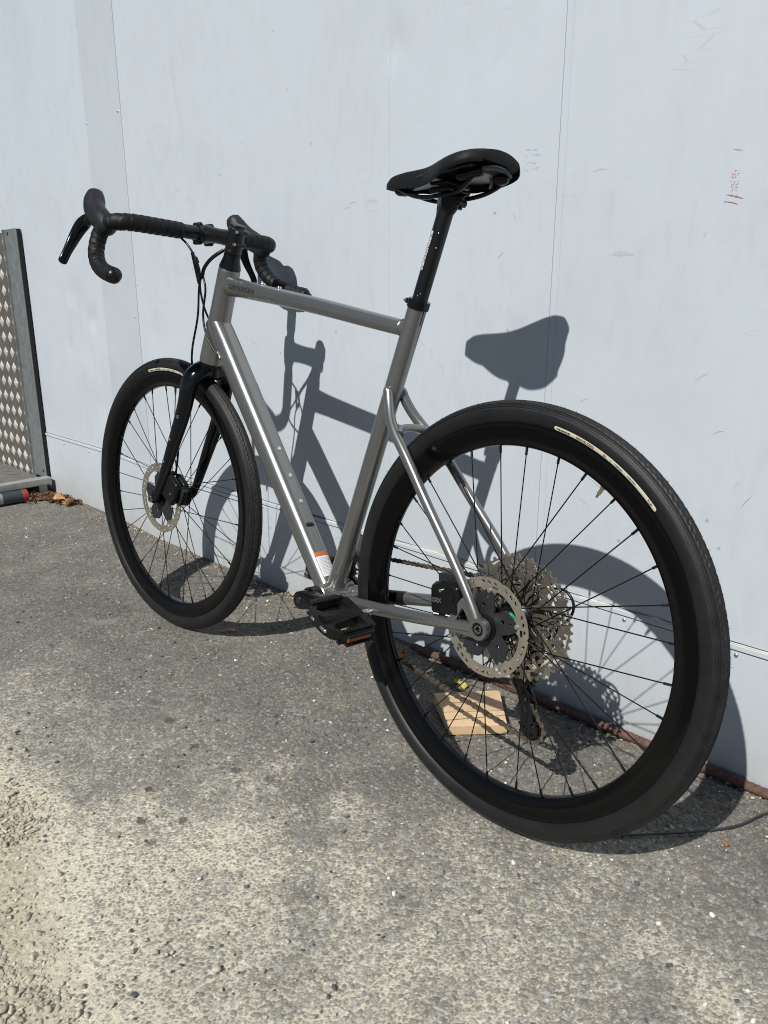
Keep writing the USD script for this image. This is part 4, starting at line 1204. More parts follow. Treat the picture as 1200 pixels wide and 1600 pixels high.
def dt_patch(t0, t1, v0, v1, lift, nu=10, nv=12):
    """sheet on the down tube: t along the tube in metres from the head tube, v angle in degrees from the upper face towards the left side"""
    Lg = np.linalg.norm(dt[-1] - dt[0])
    u = np.linspace(t0, t1, nu); vv = np.radians(np.linspace(v0, v1, nv))
    xr = interp([(0, .0260), (.12, .0270), (.6, .0262), (1, .0235)], n)
    yr = interp([(0, .0265), (.1, .0285), (.5, .0268), (1, .0220)], n)
    V = []
    for a_ in u:
        f_ = a_ / Lg
        rx_, ry_ = np.interp(f_, np.linspace(0, 1, n), xr) + lift, np.interp(f_, np.linspace(0, 1, n), yr) + lift
        s_, c_ = np.sin(vv), np.cos(vv)
        pw = 2 / 2.55
        V.append(dt[0] + dtd * a_ + (rx_ * np.sign(s_) * np.abs(s_) ** pw)[:, None] * np.array([0, 1.0, 0]) + (ry_ * np.sign(c_) * np.abs(c_) ** pw)[:, None] * dt_n)
    V = np.array(V).reshape(-1, 3)
    F = []
    for i in range(nu - 1):
        for j in range(nv - 1):
            k = i * nv + j
            F += [[k, k + 1, k + nv + 1], [k, k + nv + 1, k + nv]]
    m_ = trimesh.Trimesh(V, F, process=False)
    if (m_.triangles_cross @ dt_n).sum() < 0:
        m_.invert()
    return m_


T1 = np.dot(np.array([0.4829, 0, -0.0116]) - dt[0], dtd) - 0.004
bpart('warning_label', dt_patch(T1, T1 + 0.054, -38, 36, 0.0004), 'label_white', frame, smooth=True)
bpart('label_header', dt_patch(T1 - 0.0005, T1 + 0.0095, -38.5, 36.5, 0.0006), 'label_orange', frame, smooth=True)
r = np.random.default_rng(5)
lines = []
for k in range(13):
    v = -33.0
    while v < 30:
        w_ = r.uniform(3, 9)
        lines.append(dt_patch(T1 + 0.0135 + k * 0.003, T1 + 0.0147 + k * 0.003, v, min(v + w_, 32), 0.0006, 2, 3))
        v += w_ + 2.0
bpart('label_print', lines, 'label_text', frame, smooth=True, kind='stuff')
wl = meshkit.text_mesh('WARNING', 0.0042, 0.0001, True)
Lx = wl.bounds[1, 0]
V = []
for (x_, y_, z_) in wl.vertices:
    v_ = (x_ - Lx / 2) / 0.0255
    V.append(dt[0] + dtd * (T1 + 0.0070 - y_) + np.array([0, -1.0, 0]) * 0 + (0.0275 * math.sin(-v_) * np.array([0, 1.0, 0])) + (0.0247 + 0.0009 - 0.0) * (abs(math.cos(v_)) ** (2 / 2.55)) * dt_n)
# lettering on the top tube's left flank
cl = meshkit.text_mesh('cannondale', 0.0105, 0.0002, True)
Lx = cl.bounds[1, 0]
scale = 0.100 / Lx
V = []
tl_ = np.r_[0, np.cumsum(np.linalg.norm(np.diff(tt, axis=0), axis=1))]
for (x_, y_, z_) in cl.vertices:
    s_ = 0.034 + x_ * scale
    p_ = np.array([np.interp(s_, tl_, tt[:, k]) for k in range(3)])
    rx_, ry_ = np.interp(s_, tl_, TTX) + 0.0004 + z_, np.interp(s_, tl_, TTY) + 0.0004 + z_
    tg = nrm(np.array([np.interp(s_ + 0.01, tl_, tt[:, k]) for k in range(3)]) - p_)
    upn = nrm(np.cross([0, 1.0, 0], tg)); upn = upn if upn[2] > 0 else -upn
    an = (y_ - 0.0045) / 0.019 + 0.08
    c_, s2 = math.cos(an), math.sin(an)
    pw = 2 / 2.25
    V.append(p_ + rx_ * np.sign(c_) * abs(c_) ** pw * np.array([0, 1.0, 0]) + ry_ * np.sign(s2) * abs(s2) ** pw * upn)
cm = trimesh.Trimesh(np.array(V), cl.faces, process=False)
if (cm.triangles_cross[:, 1]).sum() < 0:
    cm.invert()
bpart('lettering', cm, 'dark_print', frame, smooth=False)
for (bx, bz) in ((0.722, 0.5096), (0.658, 0.5017)):
    i_ = np.argmin(np.abs(tt[:, 0] - bx))
    c0 = tt[i_] + np.array([0, 0, TTY[i_] - 0.0004])
    bpart('bag_boss', moved(rotated(lathe([(0.0001, 0.0010), (0.0020, 0.0010), (0.0024, 0.0042), (0.0044, 0.0040), (0.0052, 0.0028), (0.0052, 0.0)], seg=18), 90, [1, 0, 0]), c0), 'bright_steel', frame)
# cable port on the down tube's left shoulder
c0 = np.array([0.844, 0.0262, 0.372])
bpart('cable_port', hull([(c0 + dtd * 0.008, 0.0038), (c0 - dtd * 0.008, 0.0038)], 14), 'silver_paint', frame)

# --- seatpost, clamp, saddle
pst = np.array([on_seat(z) for z in np.linspace(0.44, 0.652, 12)])
post = bpart('seatpost', sweep(pst, 0.0136, ref=(0, 1, 0), sides=32), 'satin_black')
col = along(lathe([(0.0137, -0.004), (0.0190, -0.004), (0.0197, -0.002), (0.0197, 0.009), (0.0190, 0.011), (0.0137, 0.011)], seg=40, closed=True), on_seat(0.4885), on_seat(0.6))
clampg = bpart('seat_clamp', [col, hull([(on_seat(0.4915) + rear_dir * -0.0205 + np.array([0, .0085, 0]), 0.0048), (on_seat(0.4915) + rear_dir * -0.0205 + np.array([0, -.0085, 0]), 0.0048), (on_seat(0.4915) + rear_dir * -0.015, 0.0055)], 14)], 'gloss_black')
bpart('clamp_bolt', rod(on_seat(0.4915) + rear_dir * -0.0215 + np.array([0, .0120, 0]), on_seat(0.4915) + rear_dir * -0.0215 + np.array([0, .0142, 0]), 0.0026, 12), 'steel', clampg)
tx = meshkit.text_mesh('cannondale', 0.0062, 0.0001, True)
Lx = tx.bounds[1, 0]
V = []
for (x_, y_, z_) in tx.vertices:
    zz = 0.545 + x_ * (0.062 / Lx)
    an = math.radians(18) + (y_ - 0.003) / 0.0136
    c_ = on_seat(zz)
    V.append(c_ + (0.0138 + z_) * (math.cos(an) * np.array([0, 1.0, 0]) + math.sin(an) * -rear_dir))
pm = trimesh.Trimesh(np.array(V), tx.faces, process=False)
if ((pm.triangles_center - np.array([on_seat(c[2]) for c in pm.triangles_center])) * pm.triangles_cross).sum() < 0:
    pm.invert()
bpart('post_lettering', pm, 'white_print', post, smooth=False)
for (zz, dg, rr_) in ((0.606, -38, 0.0010), (0.584, -50, 0.0008), (0.506, -20, 0.0007), (0.510, -35, 0.0006)):
    c_ = on_seat(zz) + 0.0135 * (math.cos(math.radians(dg)) * np.array([0, 1.0, 0]) + math.sin(math.radians(dg)) * -rear_dir)
    bpart('paint_chip', hull([(c_, rr_), (c_ + [0, 0, rr_ * 1.3], rr_ * 0.7)], 8), 'white_print', post)
head = on_seat(0.655)
bpart('seatpost_head', [hull([(head + [0, 0, -.012], 0.0138), (head + [-.004, 0.014, 0.004], 0.0075), (head + [-.004, -0.014, 0.004], 0.0075), (head + [0.016, 0, 0.0], 0.008), (head + [-0.022, 0, 0.002], 0.009)], 16),
                        rbox((0.042, 0.056, 0.009), 0.003, head + [0, 0, 0.013]), rbox((0.036, 0.060, 0.006), 0.002, head + [0, 0, 0.0225]),
                        rod(head + [0.022, 0, -0.020], head + [0.020, 0, 0.018], 0.0032, 10), rod(head + [-0.026, 0, -0.016], head + [-0.024, 0, 0.018], 0.0032, 10),
                        rod(head + [-0.026, -0.009, -0.006], head + [-0.026, 0.009, -0.006], 0.0058, 12)], 'anodised_black', post)


def saddle_mesh():
    L0 = 0.241
    nu, nv = 46, 33
    u = np.linspace(0, 1, nu)                      # 0 tail .. 1 nose
    half = np.interp(u, [0, .02, .06, .14, .25, .36, .48, .60, .75, .9, .97, 1.0], [.040, .058, .067, .0725, .070, .058, .042, .031, .0245, .0205, .0160, .009])
    crown = np.interp(u, [0, .04, .12, .25, .4, .5, .62, .8, .95, 1.0], [.0160, .0185, .0175, .0132, .0098, .0090, .0092, .0098, .0072, 0.0])
    skirt = np.interp(u, [0, .05, .2, .4, .6, .85, .95, 1.0], [.008, .012, .016, .021, .022, .018, .011, .004])
    drop_ = np.interp(u, [0, .1, .3, .5, 1.0], [.011, .013, .012, .009, .007])
    from scipy.ndimage import gaussian_filter1d as g1
    half, crown, skirt, drop_ = (g1(a, 1.2, mode='nearest') for a in (half, crown, skirt, drop_))
    top, bot = [], []
    for k in range(nu):
        x = L0 * u[k]
        s = np.linspace(-1, 1, nv)
        e = np.abs(s)
        y = half[k] * np.sin(s * math.pi / 2 * 0.985)
        z = crown[k] - drop_[k] * (np.abs(y) / half[k]) ** 2.4 - skirt[k] * np.clip((e - 0.70) / 0.30, 0, 1) ** 1.6
        z = z - 0.0018 * np.exp(-(y / 0.010) ** 2) * np.interp(u[k], [0.05, .2, .6, .8], [0, 1, 1, 0])
        top.append(np.c_[np.full(nv, x), y, z])
        yb = y * 0.955
        zb = np.minimum(z - 0.0035, np.where(e > 0.78, z + 0.002, crown[k] - drop_[k] * .7 - 0.011))
        bot.append(np.c_[np.full(nv, x), yb, zb])
    V = np.vstack([np.array(top).reshape(-1, 3), np.array(bot).reshape(-1, 3)])
    N = nu * nv
    F = []
    for i in range(nu - 1):
        for j in range(nv - 1):
            a = i * nv + j
            F += [[a, a + nv, a + nv + 1], [a, a + nv + 1, a + 1], [N + a, N + a + nv + 1, N + a + nv], [N + a, N + a + 1, N + a + nv + 1]]
    per = list(range(0, nv)) + [i * nv + nv - 1 for i in range(1, nu)] + [(nu - 1) * nv + j for j in range(nv - 2, -1, -1)] + [i * nv for i in range(nu - 2, 0, -1)]
    m_ = len(per)
    for i in range(m_):
        a, b = per[i], per[(i + 1) % m_]
        F += [[a, b, N + b], [a, N + b, N + a]]
    t = trimesh.Trimesh(V, F, process=False)
    t.fix_normals()
    return t


SADDLE_O = np.array([0.1030, 0.0, 0.7010])
SADDLE_T = trimesh.transformations.translation_matrix(SADDLE_O) @ trimesh.transformations.rotation_matrix(math.radians(1.0), [0, 1, 0])


def sad(mesh):
    m_ = mesh.copy() if not isinstance(mesh, list) else trimesh.util.concatenate(mesh)
    m_.apply_transform(SADDLE_T)
    return m_


sg = group('saddle', bike)
bpart('saddle_cover', sad(saddle_mesh()), 'saddle_cover', sg, smooth=50)
shell = hull([((0.026, 0.048, -0.008), 0.005), ((0.026, -0.048, -0.008), 0.005), ((0.09, 0.043, -0.010), 0.005), ((0.09, -0.043, -0.010), 0.005), ((0.225, 0, -0.010), 0.008), ((0.014, 0, -0.004), 0.005)], 10)
bpart('saddle_base', sad(shell), 'hard_plastic', sg)
for sy in (1, -1):
    bpart('rail_mount', sad(hull([((0.016, 0.030 * sy, -0.016), 0.008), ((0.046, 0.040 * sy, -0.020), 0.008), ((0.026, 0.024 * sy, -0.012), 0.008)], 12)), 'gloss_black', sg)
bpart('rail_mount', sad(hull([((0.218, 0, -0.016), 0.010), ((0.203, 0, -0.020), 0.008)], 12)), 'gloss_black', sg)
bpart('saddle_rib', sad(sweep(spline([(0.012, -0.035, -0.012), (0.004, 0, -0.008), (0.012, 0.035, -0.012)], 9), 0.006, 0.004, ref=(1, 0, 0), sides=12)), 'gloss_black', sg)
for sy in (1, -1):
    rp = spline([(0.022, 0.034 * sy, -0.020), (0.042, 0.031 * sy, -0.031), (0.066, 0.0235 * sy, -0.0385), (0.100, 0.0215 * sy, -0.0400), (0.135, 0.0215 * sy, -0.0395), (0.170, 0.016 * sy, -0.0325), (0.212, 0.009 * sy, -0.016)], 30)
    bpart('saddle_rail', sad(sweep(rp, 0.0036, ref=(0, 1, 0), sides=12)), 'gloss_black', sg)

# --- fork
fk = []
n = 30
bl_r = {}
for sgn in (1, -1):
    pth = spline([(0.9215, 0.006 * sgn, 0.338), (0.926, 0.030 * sgn, 0.331), (0.934, 0.0475 * sgn, 0.310), (0.944, 0.0530 * sgn, 0.270), (0.985, 0.0545 * sgn, 0.175), (1.035, 0.0550 * sgn, 0.078), (1.066, 0.0565 * sgn, 0.022), (1.080, 0.0570 * sgn, 0.0)], n)
    fk.append(sweep(pth, interp([(0, .020), (.12, .018), (.25, .0135), (.7, .0105), (1, .0075)], n), interp([(0, .024), (.12, .026), (.3, .0245), (.7, .0175), (.92, .0130), (1, .0105)], n), ref=(0, 1, 0), sides=28))
    bl_r[sgn] = pth
    fk.append(hull([((1.0844, 0.0570 * sgn, -0.001), 0.0115), ((1.076, 0.0570 * sgn, 0.014), 0.0105), ((1.0844, 0.0500 * sgn, -0.001), 0.0110)], 20))
fk.append(hull([(on_axis(0.342), 0.0265), ((0.926, 0.026, 0.331), 0.021), ((0.926, -0.026, 0.331), 0.021)], 28))
fk.append(along(lathe([(0.0001, 0), (0.0270, 0), (0.0272, 0.02), (0.0262, 0.028), (0.0001, 0.028)], seg=40), on_axis(0.325), on_axis(0.352)))
fork = bpart('fork', fk, 'gloss_black', steer=True, smooth=50)
for (bx, bz, sgn) in ((0.961, 0.222, 1), (0.996, 0.164, 1), (1.026, 0.106, 1)):
    c0 = np.array([bx, 0.0655 if bz > .2 else 0.0650 if bz > .12 else 0.0645, bz])
    bpart('fork_boss', along(lathe([(0.0001, 0.0008), (0.0020, 0.0008), (0.0022, 0.0022), (0.0040, 0.0020), (0.0044, -0.002)], seg=14), c0, c0 + [0, 1, 0]), 'bright_steel', fork, steer=True)
bpart('fork_boss', along(lathe([(0.0001, 0.0008), (0.0020, 0.0008), (0.0022, 0.0022), (0.0040, 0.0020), (0.0044, -0.002)], seg=14), (0.905, -0.036, 0.322), (0.80, -0.036, 0.322)), 'bright_steel', fork, steer=True)
bpart('fork_boss', along(lathe([(0.0001, 0.0008), (0.0020, 0.0008), (0.0022, 0.0022), (0.0040, 0.0020), (0.0044, -0.002)], seg=14), (0.975, -0.0535, 0.160), (0.90, -0.050, 0.13)), 'bright_steel', fork, steer=True)
bpart('axle_end', [lathe([(0.0045, 0.066), (0.0085, 0.066), (0.0085, 0.0695), (0.0045, 0.0695)], seg=24, closed=True).apply_translation([1.0844, 0, 0])], 'steel', fork, steer=True)
bpart('axle', lathe([(0.0001, -0.062), (0.0074, -0.062), (0.0074, 0.066), (0.0001, 0.066)], seg=24).apply_translation([1.0844, 0, 0]), 'anodised_black', fork, steer=True)
# rear axle
ax_ = lathe([(0.0001, -0.074), (0.0098, -0.074), (0.0098, 0.0745), (0.0060, 0.0745), (0.0058, 0.0700), (0.0001, 0.0700)], seg=28)
ra = bpart('axle', ax_, 'anodised_black')
bpart('axle_ring', lathe([(0.0048, 0.0725), (0.0064, 0.0725), (0.0064, 0.0752), (0.0048, 0.0752)], seg=24, closed=True), 'steel', ra)


# --- brake calipers
def caliper(T, steer, nm='brake_caliper'):
    body = [hull([((0.0, 0.012, 0.0), .008), ((0.052, 0.012, 0.0), .008), ((0.0, 0.012, 0.036), .009), ((0.048, 0.012, 0.034), .010), ((0.025, 0.016, 0.044), .007)], 14),
            hull([((0.002, -0.012, 0.0), .008), ((0.050, -0.012, 0.0), .008), ((0.004, -0.012, 0.034), .009), ((0.046, -0.012, 0.032), .009)], 14),
            rbox((0.050, 0.034, 0.010), 0.003, (0.025, 0.0, 0.041)), rbox((0.066, 0.020, 0.012), 0.003, (0.026, 0.006, -0.010))]
    m_ = trimesh.util.concatenate(body); m_.apply_transform(T)
    p_ = bpart(nm, m_, 'hard_plastic', steer=steer)
    det = [rod((0.008, 0.0195, 0.024), (0.008, 0.0220, 0.024), 0.0085, 16)]
    d_ = trimesh.util.concatenate(det); d_.apply_transform(T)
    bpart('piston_cap', d_, 'anodised_black', p_, steer=steer)
    for d_ in [rbox((0.046, 0.0022, 0.014), 0.0008, (0.026, -0.004 + 0.005 * k, 0.052)) for k in range(3)]:
        d_.apply_transform(T)
        bpart('pad_fin', d_, 'carrier_grey', p_, steer=steer)
    bl = [rod((0.0, 0.004, -0.018), (0.0, 0.004, -0.008), 0.0052, 12), rod((0.052, 0.004, -0.018), (0.052, 0.004, -0.008), 0.0052, 12), rod((0.026, 0.022, 0.034), (0.026, 0.026, 0.034), 0.0030, 10)]
    for d_ in bl:
        d_.apply_transform(T)
        bpart('caliper_bolt', d_, 'bright_steel', p_, steer=steer)
    return p_


def frame_T(origin, xdir, zdir):
    x = nrm(xdir); y = nrm(np.cross(zdir, x)); z = np.cross(x, y)
    Tm = np.eye(4); Tm[:3, 0], Tm[:3, 1], Tm[:3, 2], Tm[:3, 3] = x, y, z, origin
    return Tm


csd = nrm(cs[12] - cs[34])
TC = frame_T(np.array([0.048, 0.054, 0.0115]), csd, [0, 0, 1.0])
cal = caliper(TC, False)
gt = meshkit.text_mesh('GRX', 0.0075, 0.0003, True)
V = gt.vertices
Vg = np.c_[0.0505 - V[:, 0] * 1.05, 0.0222 + V[:, 2] + 0 * V[:, 0], 0.013 + V[:, 1]]
gm = trimesh.Trimesh(Vg, gt.faces, process=False); gm.apply_transform(TC)
if gm.triangles_cross[:, 1].sum() < 0:
    gm.invert()
bpart('caliper_lettering', gm, 'grey_print', cal, smooth=False)
ws = [rbox((0.014, 0.0006, 0.0020), 0.0002, (0.044, 0.0205, -0.006)), rbox((0.010, 0.0006, 0.0020), 0.0002, (0.016, 0.0205, -0.006))]
w_ = trimesh.util.concatenate(ws); w_.apply_transform(TC)
bpart('caliper_marks', w_, 'white_print', cal, smooth=False)
bd = nrm(bl_r[1][-3] - bl_r[1][-9])
TCF = frame_T(np.array([1.052, 0.0375, 0.036]), -bd, np.array([-0.86, 0, -0.5]))
TCF = frame_T(np.array([1.046, 0.0365, 0.020]), -bd, np.cross(-bd, [0, 1.0, 0]) * 1.0)
if TCF[0, 2] > 0:
    TCF = frame_T(np.array([1.046, 0.0365, 0.020]), -bd, -np.cross(-bd, [0, 1.0, 0]))
calf = caliper(TCF, True)

# --- crankset, pedals, chain
crk = group('crankset', bike)


def crank_arm(sgn, ang):
    """sgn +1 left, -1 right; ang: direction of the arm in the x,z plane in degrees"""
    d_ = np.array([math.cos(math.radians(ang)), 0, math.sin(math.radians(ang))])
    yb, ye = sgn * 0.064, sgn * 0.076
    sp = [(BB + d_ * 0.05 + [0, sgn * 0.068, 0], 0.0135), (BB + d_ * 0.05 + [0, sgn * 0.076, 0], 0.0130)] + [(BB + np.array([0.0145 * math.cos(t_), sgn * y_, 0.0145 * math.sin(t_)]), 0.0035) for t_ in np.arange(12) * math.pi / 6 for y_ in (0.058, 0.0875)]
    a1 = hull(sp, 10)
    a2 = hull([(BB + d_ * 0.05 + [0, sgn * 0.068, 0], 0.0135), (BB + d_ * 0.05 + [0, sgn * 0.076, 0], 0.0130), (BB + d_ * 0.1725 + [0, ye, 0], 0.0120), (BB + d_ * 0.1725 + [0, ye + sgn * 0.004, 0], 0.0115)], 18)
    a3 = rod(BB + [0, sgn * 0.042, 0], BB + [0, sgn * 0.064, 0], 0.0215, 28)
    return [a1, a2, a3], BB + d_ * 0.1725


AL, AR = 180 - 6.0, -6.0
lm, lp = crank_arm(1, AL)
rm_, rp_ = crank_arm(-1, AR)
la_ = bpart('crank_arm', lm, 'gloss_black', crk, smooth=40)
bpart('crank_bolt', moved(lathe([(0.0066, 0.088), (0.0100, 0.088), (0.0100, 0.0918), (0.0094, 0.0924), (0.0068, 0.0924)], seg=30, closed=True), BB), 'anodised_black', crk)
bpart('crank_bolt_recess', moved(lathe([(0.0001, 0.0914), (0.0067, 0.0914), (0.0067, 0.088)], seg=20), BB), 'dark_void', crk)
bpart('crank_arm', rm_, 'gloss_black', crk, smooth=40)
bpart('axle_socket', [moved(lathe([(0.0040, -0.0640), (0.0066, -0.0640), (0.0066, -0.0612), (0.0040, -0.0612)], seg=20, closed=True), rp_)], 'steel', crk)
CR, cpr = gear(40)
cy = -0.0445
cring = CR.difference(unary_union([arc_slot(0.030, 0.064, 90 * k + 12, 90 * k + 78, 14) for k in range(4)])).difference(Point(0, 0).buffer(0.020))
bpart('chainring', moved(plate_xz(cring, cy - 0.0016, cy + 0.0016), [BB[0], 0, BB[2]]), 'anodised_black', crk, smooth=False)


def pedal(center, sgn, tilt):
    T_ = trimesh.transformations.translation_matrix(center) @ trimesh.transformations.rotation_matrix(math.radians(tilt), [0, 1, 0])
    L2, W2 = 0.050, 0.047           # half length fore-aft, half width
    s = sgn
    y0, y1 = 0.012 * s, 0.105 * s
    outer = Polygon([(-L2 + .010, y0), (L2 - .010, y0), (L2, y0 + .014 * s), (L2, y1 - .026 * s), (L2 - .020, y1 - .004 * s), (L2 - .034, y1), (-L2 + .034, y1), (-L2 + .020, y1 - .004 * s), (-L2, y1 - .026 * s), (-L2, y0 + .014 * s)]).buffer(0.002)
    h1 = Polygon([(0.014, y0 + .016 * s), (L2 - .009, y0 + .018 * s), (L2 - .009, y1 - .028 * s), (L2 - .022, y1 - .014 * s), (0.020, y1 - .020 * s)]).buffer(0.002)
    h2 = affinity.scale(h1, -1, 1, origin=(0, 0))
    frm = outer.difference(unary_union([h1, h2]))
    m_ = trimesh.creation.extrude_polygon(frm, 0.018, engine='earcut'); m_.apply_translation([0, 0, -0.009])
    spine = rod((0, y0 + .004 * s, 0), (0, y1 - .010 * s, 0), 0.0125, 20)
    cap = rod((0, y1 - .020 * s, 0.001), (0, y1 - .003 * s, 0.001), 0.0145, 20)
    teeth_ = []
    for e in (-1, 1):
        for k in range(11):
            yy = y0 + (0.010 + 0.0068 * k) * s
            for zz in (0.0105, -0.0105):
                teeth_.append(mbox(e * (L2 - .006) - .004, e * (L2 - .006) + .004, min(yy, yy + .0038 * s), max(yy, yy + .0038 * s), zz - 0.0022, zz + 0.0022))
    rib = [rbox((0.020, 0.0025, 0.014), 0.0008, (e * 0.030, (y0 + y1) / 2 + dy * s, 0)) for e in () for dy in (-.012, .012)]
    parts_ = trimesh.util.concatenate([m_, spine, cap] + teeth_ + rib); parts_.apply_transform(T_)
    p_ = bpart('pedal', parts_, 'pedal_plastic', smooth=30)
    rf = [rbox((0.005, 0.052, 0.0095), 0.001, (e * (L2 + 0.0015), (y0 + y1) / 2 - .004 * s, -0.003)) for e in (-1, 1)]
    for q_ in rf:
        q_.apply_transform(T_); bpart('reflector', q_, 'reflector_orange', p_)
    for f_ in [rbox((0.011, 0.060, 0.004), 0.001, (e * (L2 + 0.0022), (y0 + y1) / 2 - .004 * s, zz)) for e in (-1, 1) for zz in (0.0060, -0.0105)]:
        f_.apply_transform(T_)
        bpart('reflector_holder', f_, 'pedal_plastic', p_)
    wn = [hull([((0.014, y1 + .0012 * s, 0.001), .0032), ((0.020, y1 + .0012 * s - .001 * s, 0.001), .0032)], 10), hull([((-0.020, y1 + .0006 * s, 0.0), .0036), ((-0.008, y1 + .0006 * s, 0.0), .0036)], 10)]
    w2 = trimesh.util.concatenate(wn); w2.apply_transform(T_)
    bpart('end_window', w2, 'steel', p_)
    ax2 = rod((0, -0.012 * s, 0), (0, 0.02 * s, 0), 0.0075, 16); ax2.apply_transform(T_)
    bpart('pedal_axle', ax2, 'steel', p_)


pedal(lp + [0, 0.073, 0.006], 1, -18.0)
pedal(rp_ + [0, -0.083, 0], -1, -4.0)

# derailleur and chain
JU, JL = np.array([-0.012, -0.0, -0.112]), np.array([-0.041, 0.0, -0.186])
jy = -0.046
rd = group('derailleur', bike)
for J, r_ in ((JU, 0.0245), (JL, 0.0265)):
    g, pr = gear(12, r_ - 0.002, 0.0030, 0.0015)
    g = g.difference(unary_union([Point(0.013 * math.cos(k * 1.2566), 0.013 * math.sin(k * 1.2566)).buffer(0.0042) for k in range(5)]))
    bpart('jockey_wheel', moved(plate_xz(g, jy - 0.0018, jy + 0.0018), [J[0], 0, J[2]]), 'satin_black', rd, smooth=False)
    bpart('jockey_bolt', rod(J + [0, jy - 0.008, 0], J + [0, jy + 0.0075, 0], 0.0042, 12), 'steel', rd)
cage = unary_union([LineString([JU[[0, 2]], JL[[0, 2]]]).buffer(0.0105), Point(*JL[[0, 2]]).buffer(0.0165), Point(*JU[[0, 2]]).buffer(0.0155)]).difference(
    unary_union([LineString([JU[[0, 2]] * .62 + JL[[0, 2]] * .38, JU[[0, 2]] * .42 + JL[[0, 2]] * .58]).buffer(0.005)] + [Point(*(JL[[0, 2]] + [0.0095 * math.cos(k * 2.09), 0.0095 * math.sin(k * 2.09)])).buffer(0.003) for k in range(3)]))
bpart('cage_plate', plate_xz(cage, jy + 0.0062, jy + 0.0080), 'anodised_black', rd, smooth=False)
bpart('cage_plate', plate_xz(cage, jy - 0.0082, jy - 0.0064), 'anodised_black', rd, smooth=False)
bpart('derailleur_body', [hull([((0.000, -0.072, -0.028), .013), ((0.004, -0.080, -0.060), .012), ((-0.016, -0.074, -0.050), .010)], 18), hull([((0.004, -0.080, -0.060), .011), ((-0.002, -0.064, -0.104), .013), ((-0.014, -0.076, -0.086), .010)], 18),
                          hull([((-0.010, -0.058, -0.112), .013), ((-0.010, -0.070, -0.112), .015)], 18)], 'gloss_black', rd)
bpart('barrel_adjuster', [rod((-0.030, -0.066, -0.045), (-0.055, -0.062, -0.012), 0.0045, 12), rod((-0.055, -0.062, -0.012), (-0.060, -0.061, -0.004), 0.0032, 10)], 'satin_black', rd)
shl = spline([(-0.060, -0.061, -0.004), (-0.078, -0.060, 0.020), (-0.080, -0.060, 0.040), (-0.066, -0.060, 0.056), (-0.040, -0.064, 0.054), (-0.010, -0.068, 0.034), (0.02, -0.070, 0.006), (0.06, -0.0715, -0.014)], 40)
bpart('shift_housing', sweep(shl, 0.0024, ref=(0, 1, 0), sides=10), 'hose', rd)
# chain path (x, z) with lateral y
c25 = 0.0532
yk = ycs[5]


def arc(c, r, a0, a1, k):
    a = np.radians(np.linspace(a0, a1, k))
    return np.c_[c[0] + r * np.cos(a), c[1] + r * np.sin(a)]


cb2 = BB[[0, 2]]
pth = np.vstack([arc((0, 0), c25, 97, 282, 22), arc(JU[[0, 2]], 0.0225, 25, -95, 9)[:], arc(JL[[0, 2]], 0.0245, 155, 282, 11), arc(cb2, cpr, -80, 97, 24)])
pth = np.vstack([pth, pth[:1]])
seg_ = np.r_[0, np.cumsum(np.linalg.norm(np.diff(pth, axis=0), axis=1))]
Nl = int(seg_[-1] / 0.0127)
sx = np.linspace(0, seg_[-1], Nl + 1)
cx_, cz_ = np.interp(sx, seg_, pth[:, 0]), np.interp(sx, seg_, pth[:, 1])
cyk = np.interp(cx_, [-0.1, 0.02, 0.36, 0.55], [yk, yk, cy, cy])
low = (cz_ < -0.09) & (cx_ < 0.1)
cyk[low] = jy
links = []
for k in range(Nl):
    a = np.array([cx_[k], cyk[k], cz_[k]]); b = np.array([cx_[k + 1], cyk[k + 1], cz_[k + 1]])
    d_ = nrm(b - a); up_ = nrm(np.cross(d_, [0, 1.0, 0]))
    off = 0.0030 if k % 2 else 0.0019
    for s_ in (1, -1):
        o_ = np.array([0, off * s_, 0])
        hl_ = np.linalg.norm(b - a) / 2 + 0.0038
        mid2 = (a + b) / 2 + o_
        prof = [(-1, 0), (-.82, .75), (-.5, 1), (-.18, .62), (.18, .62), (.5, 1), (.82, .75), (1, 0), (.82, -.75), (.5, -1), (.18, -.62), (-.18, -.62), (-.5, -1), (-.82, -.75)]
        hh_ = 0.0042
        V = []
        for t_ in (-0.0005, 0.0005):
            V += [mid2 + d_ * hl_ * u_ + up_ * hh_ * v_ + np.array([0, t_, 0]) for u_, v_ in prof]
        nP = len(prof)
        F = [[0, i, i + 1] for i in range(1, nP - 1)] + [[nP, nP + i + 1, nP + i] for i in range(1, nP - 1)] + [f for i in range(nP) for f in ([i, nP + i, nP + (i + 1) % nP], [i, nP + (i + 1) % nP, (i + 1) % nP])]
        links.append(trimesh.Trimesh(np.array(V), F, process=False))
    links.append(rod(a + [0, -0.0036, 0], a + [0, 0.0036, 0], 0.0024, 7))
bpart('chain', links, 'chain_steel', smooth=False)

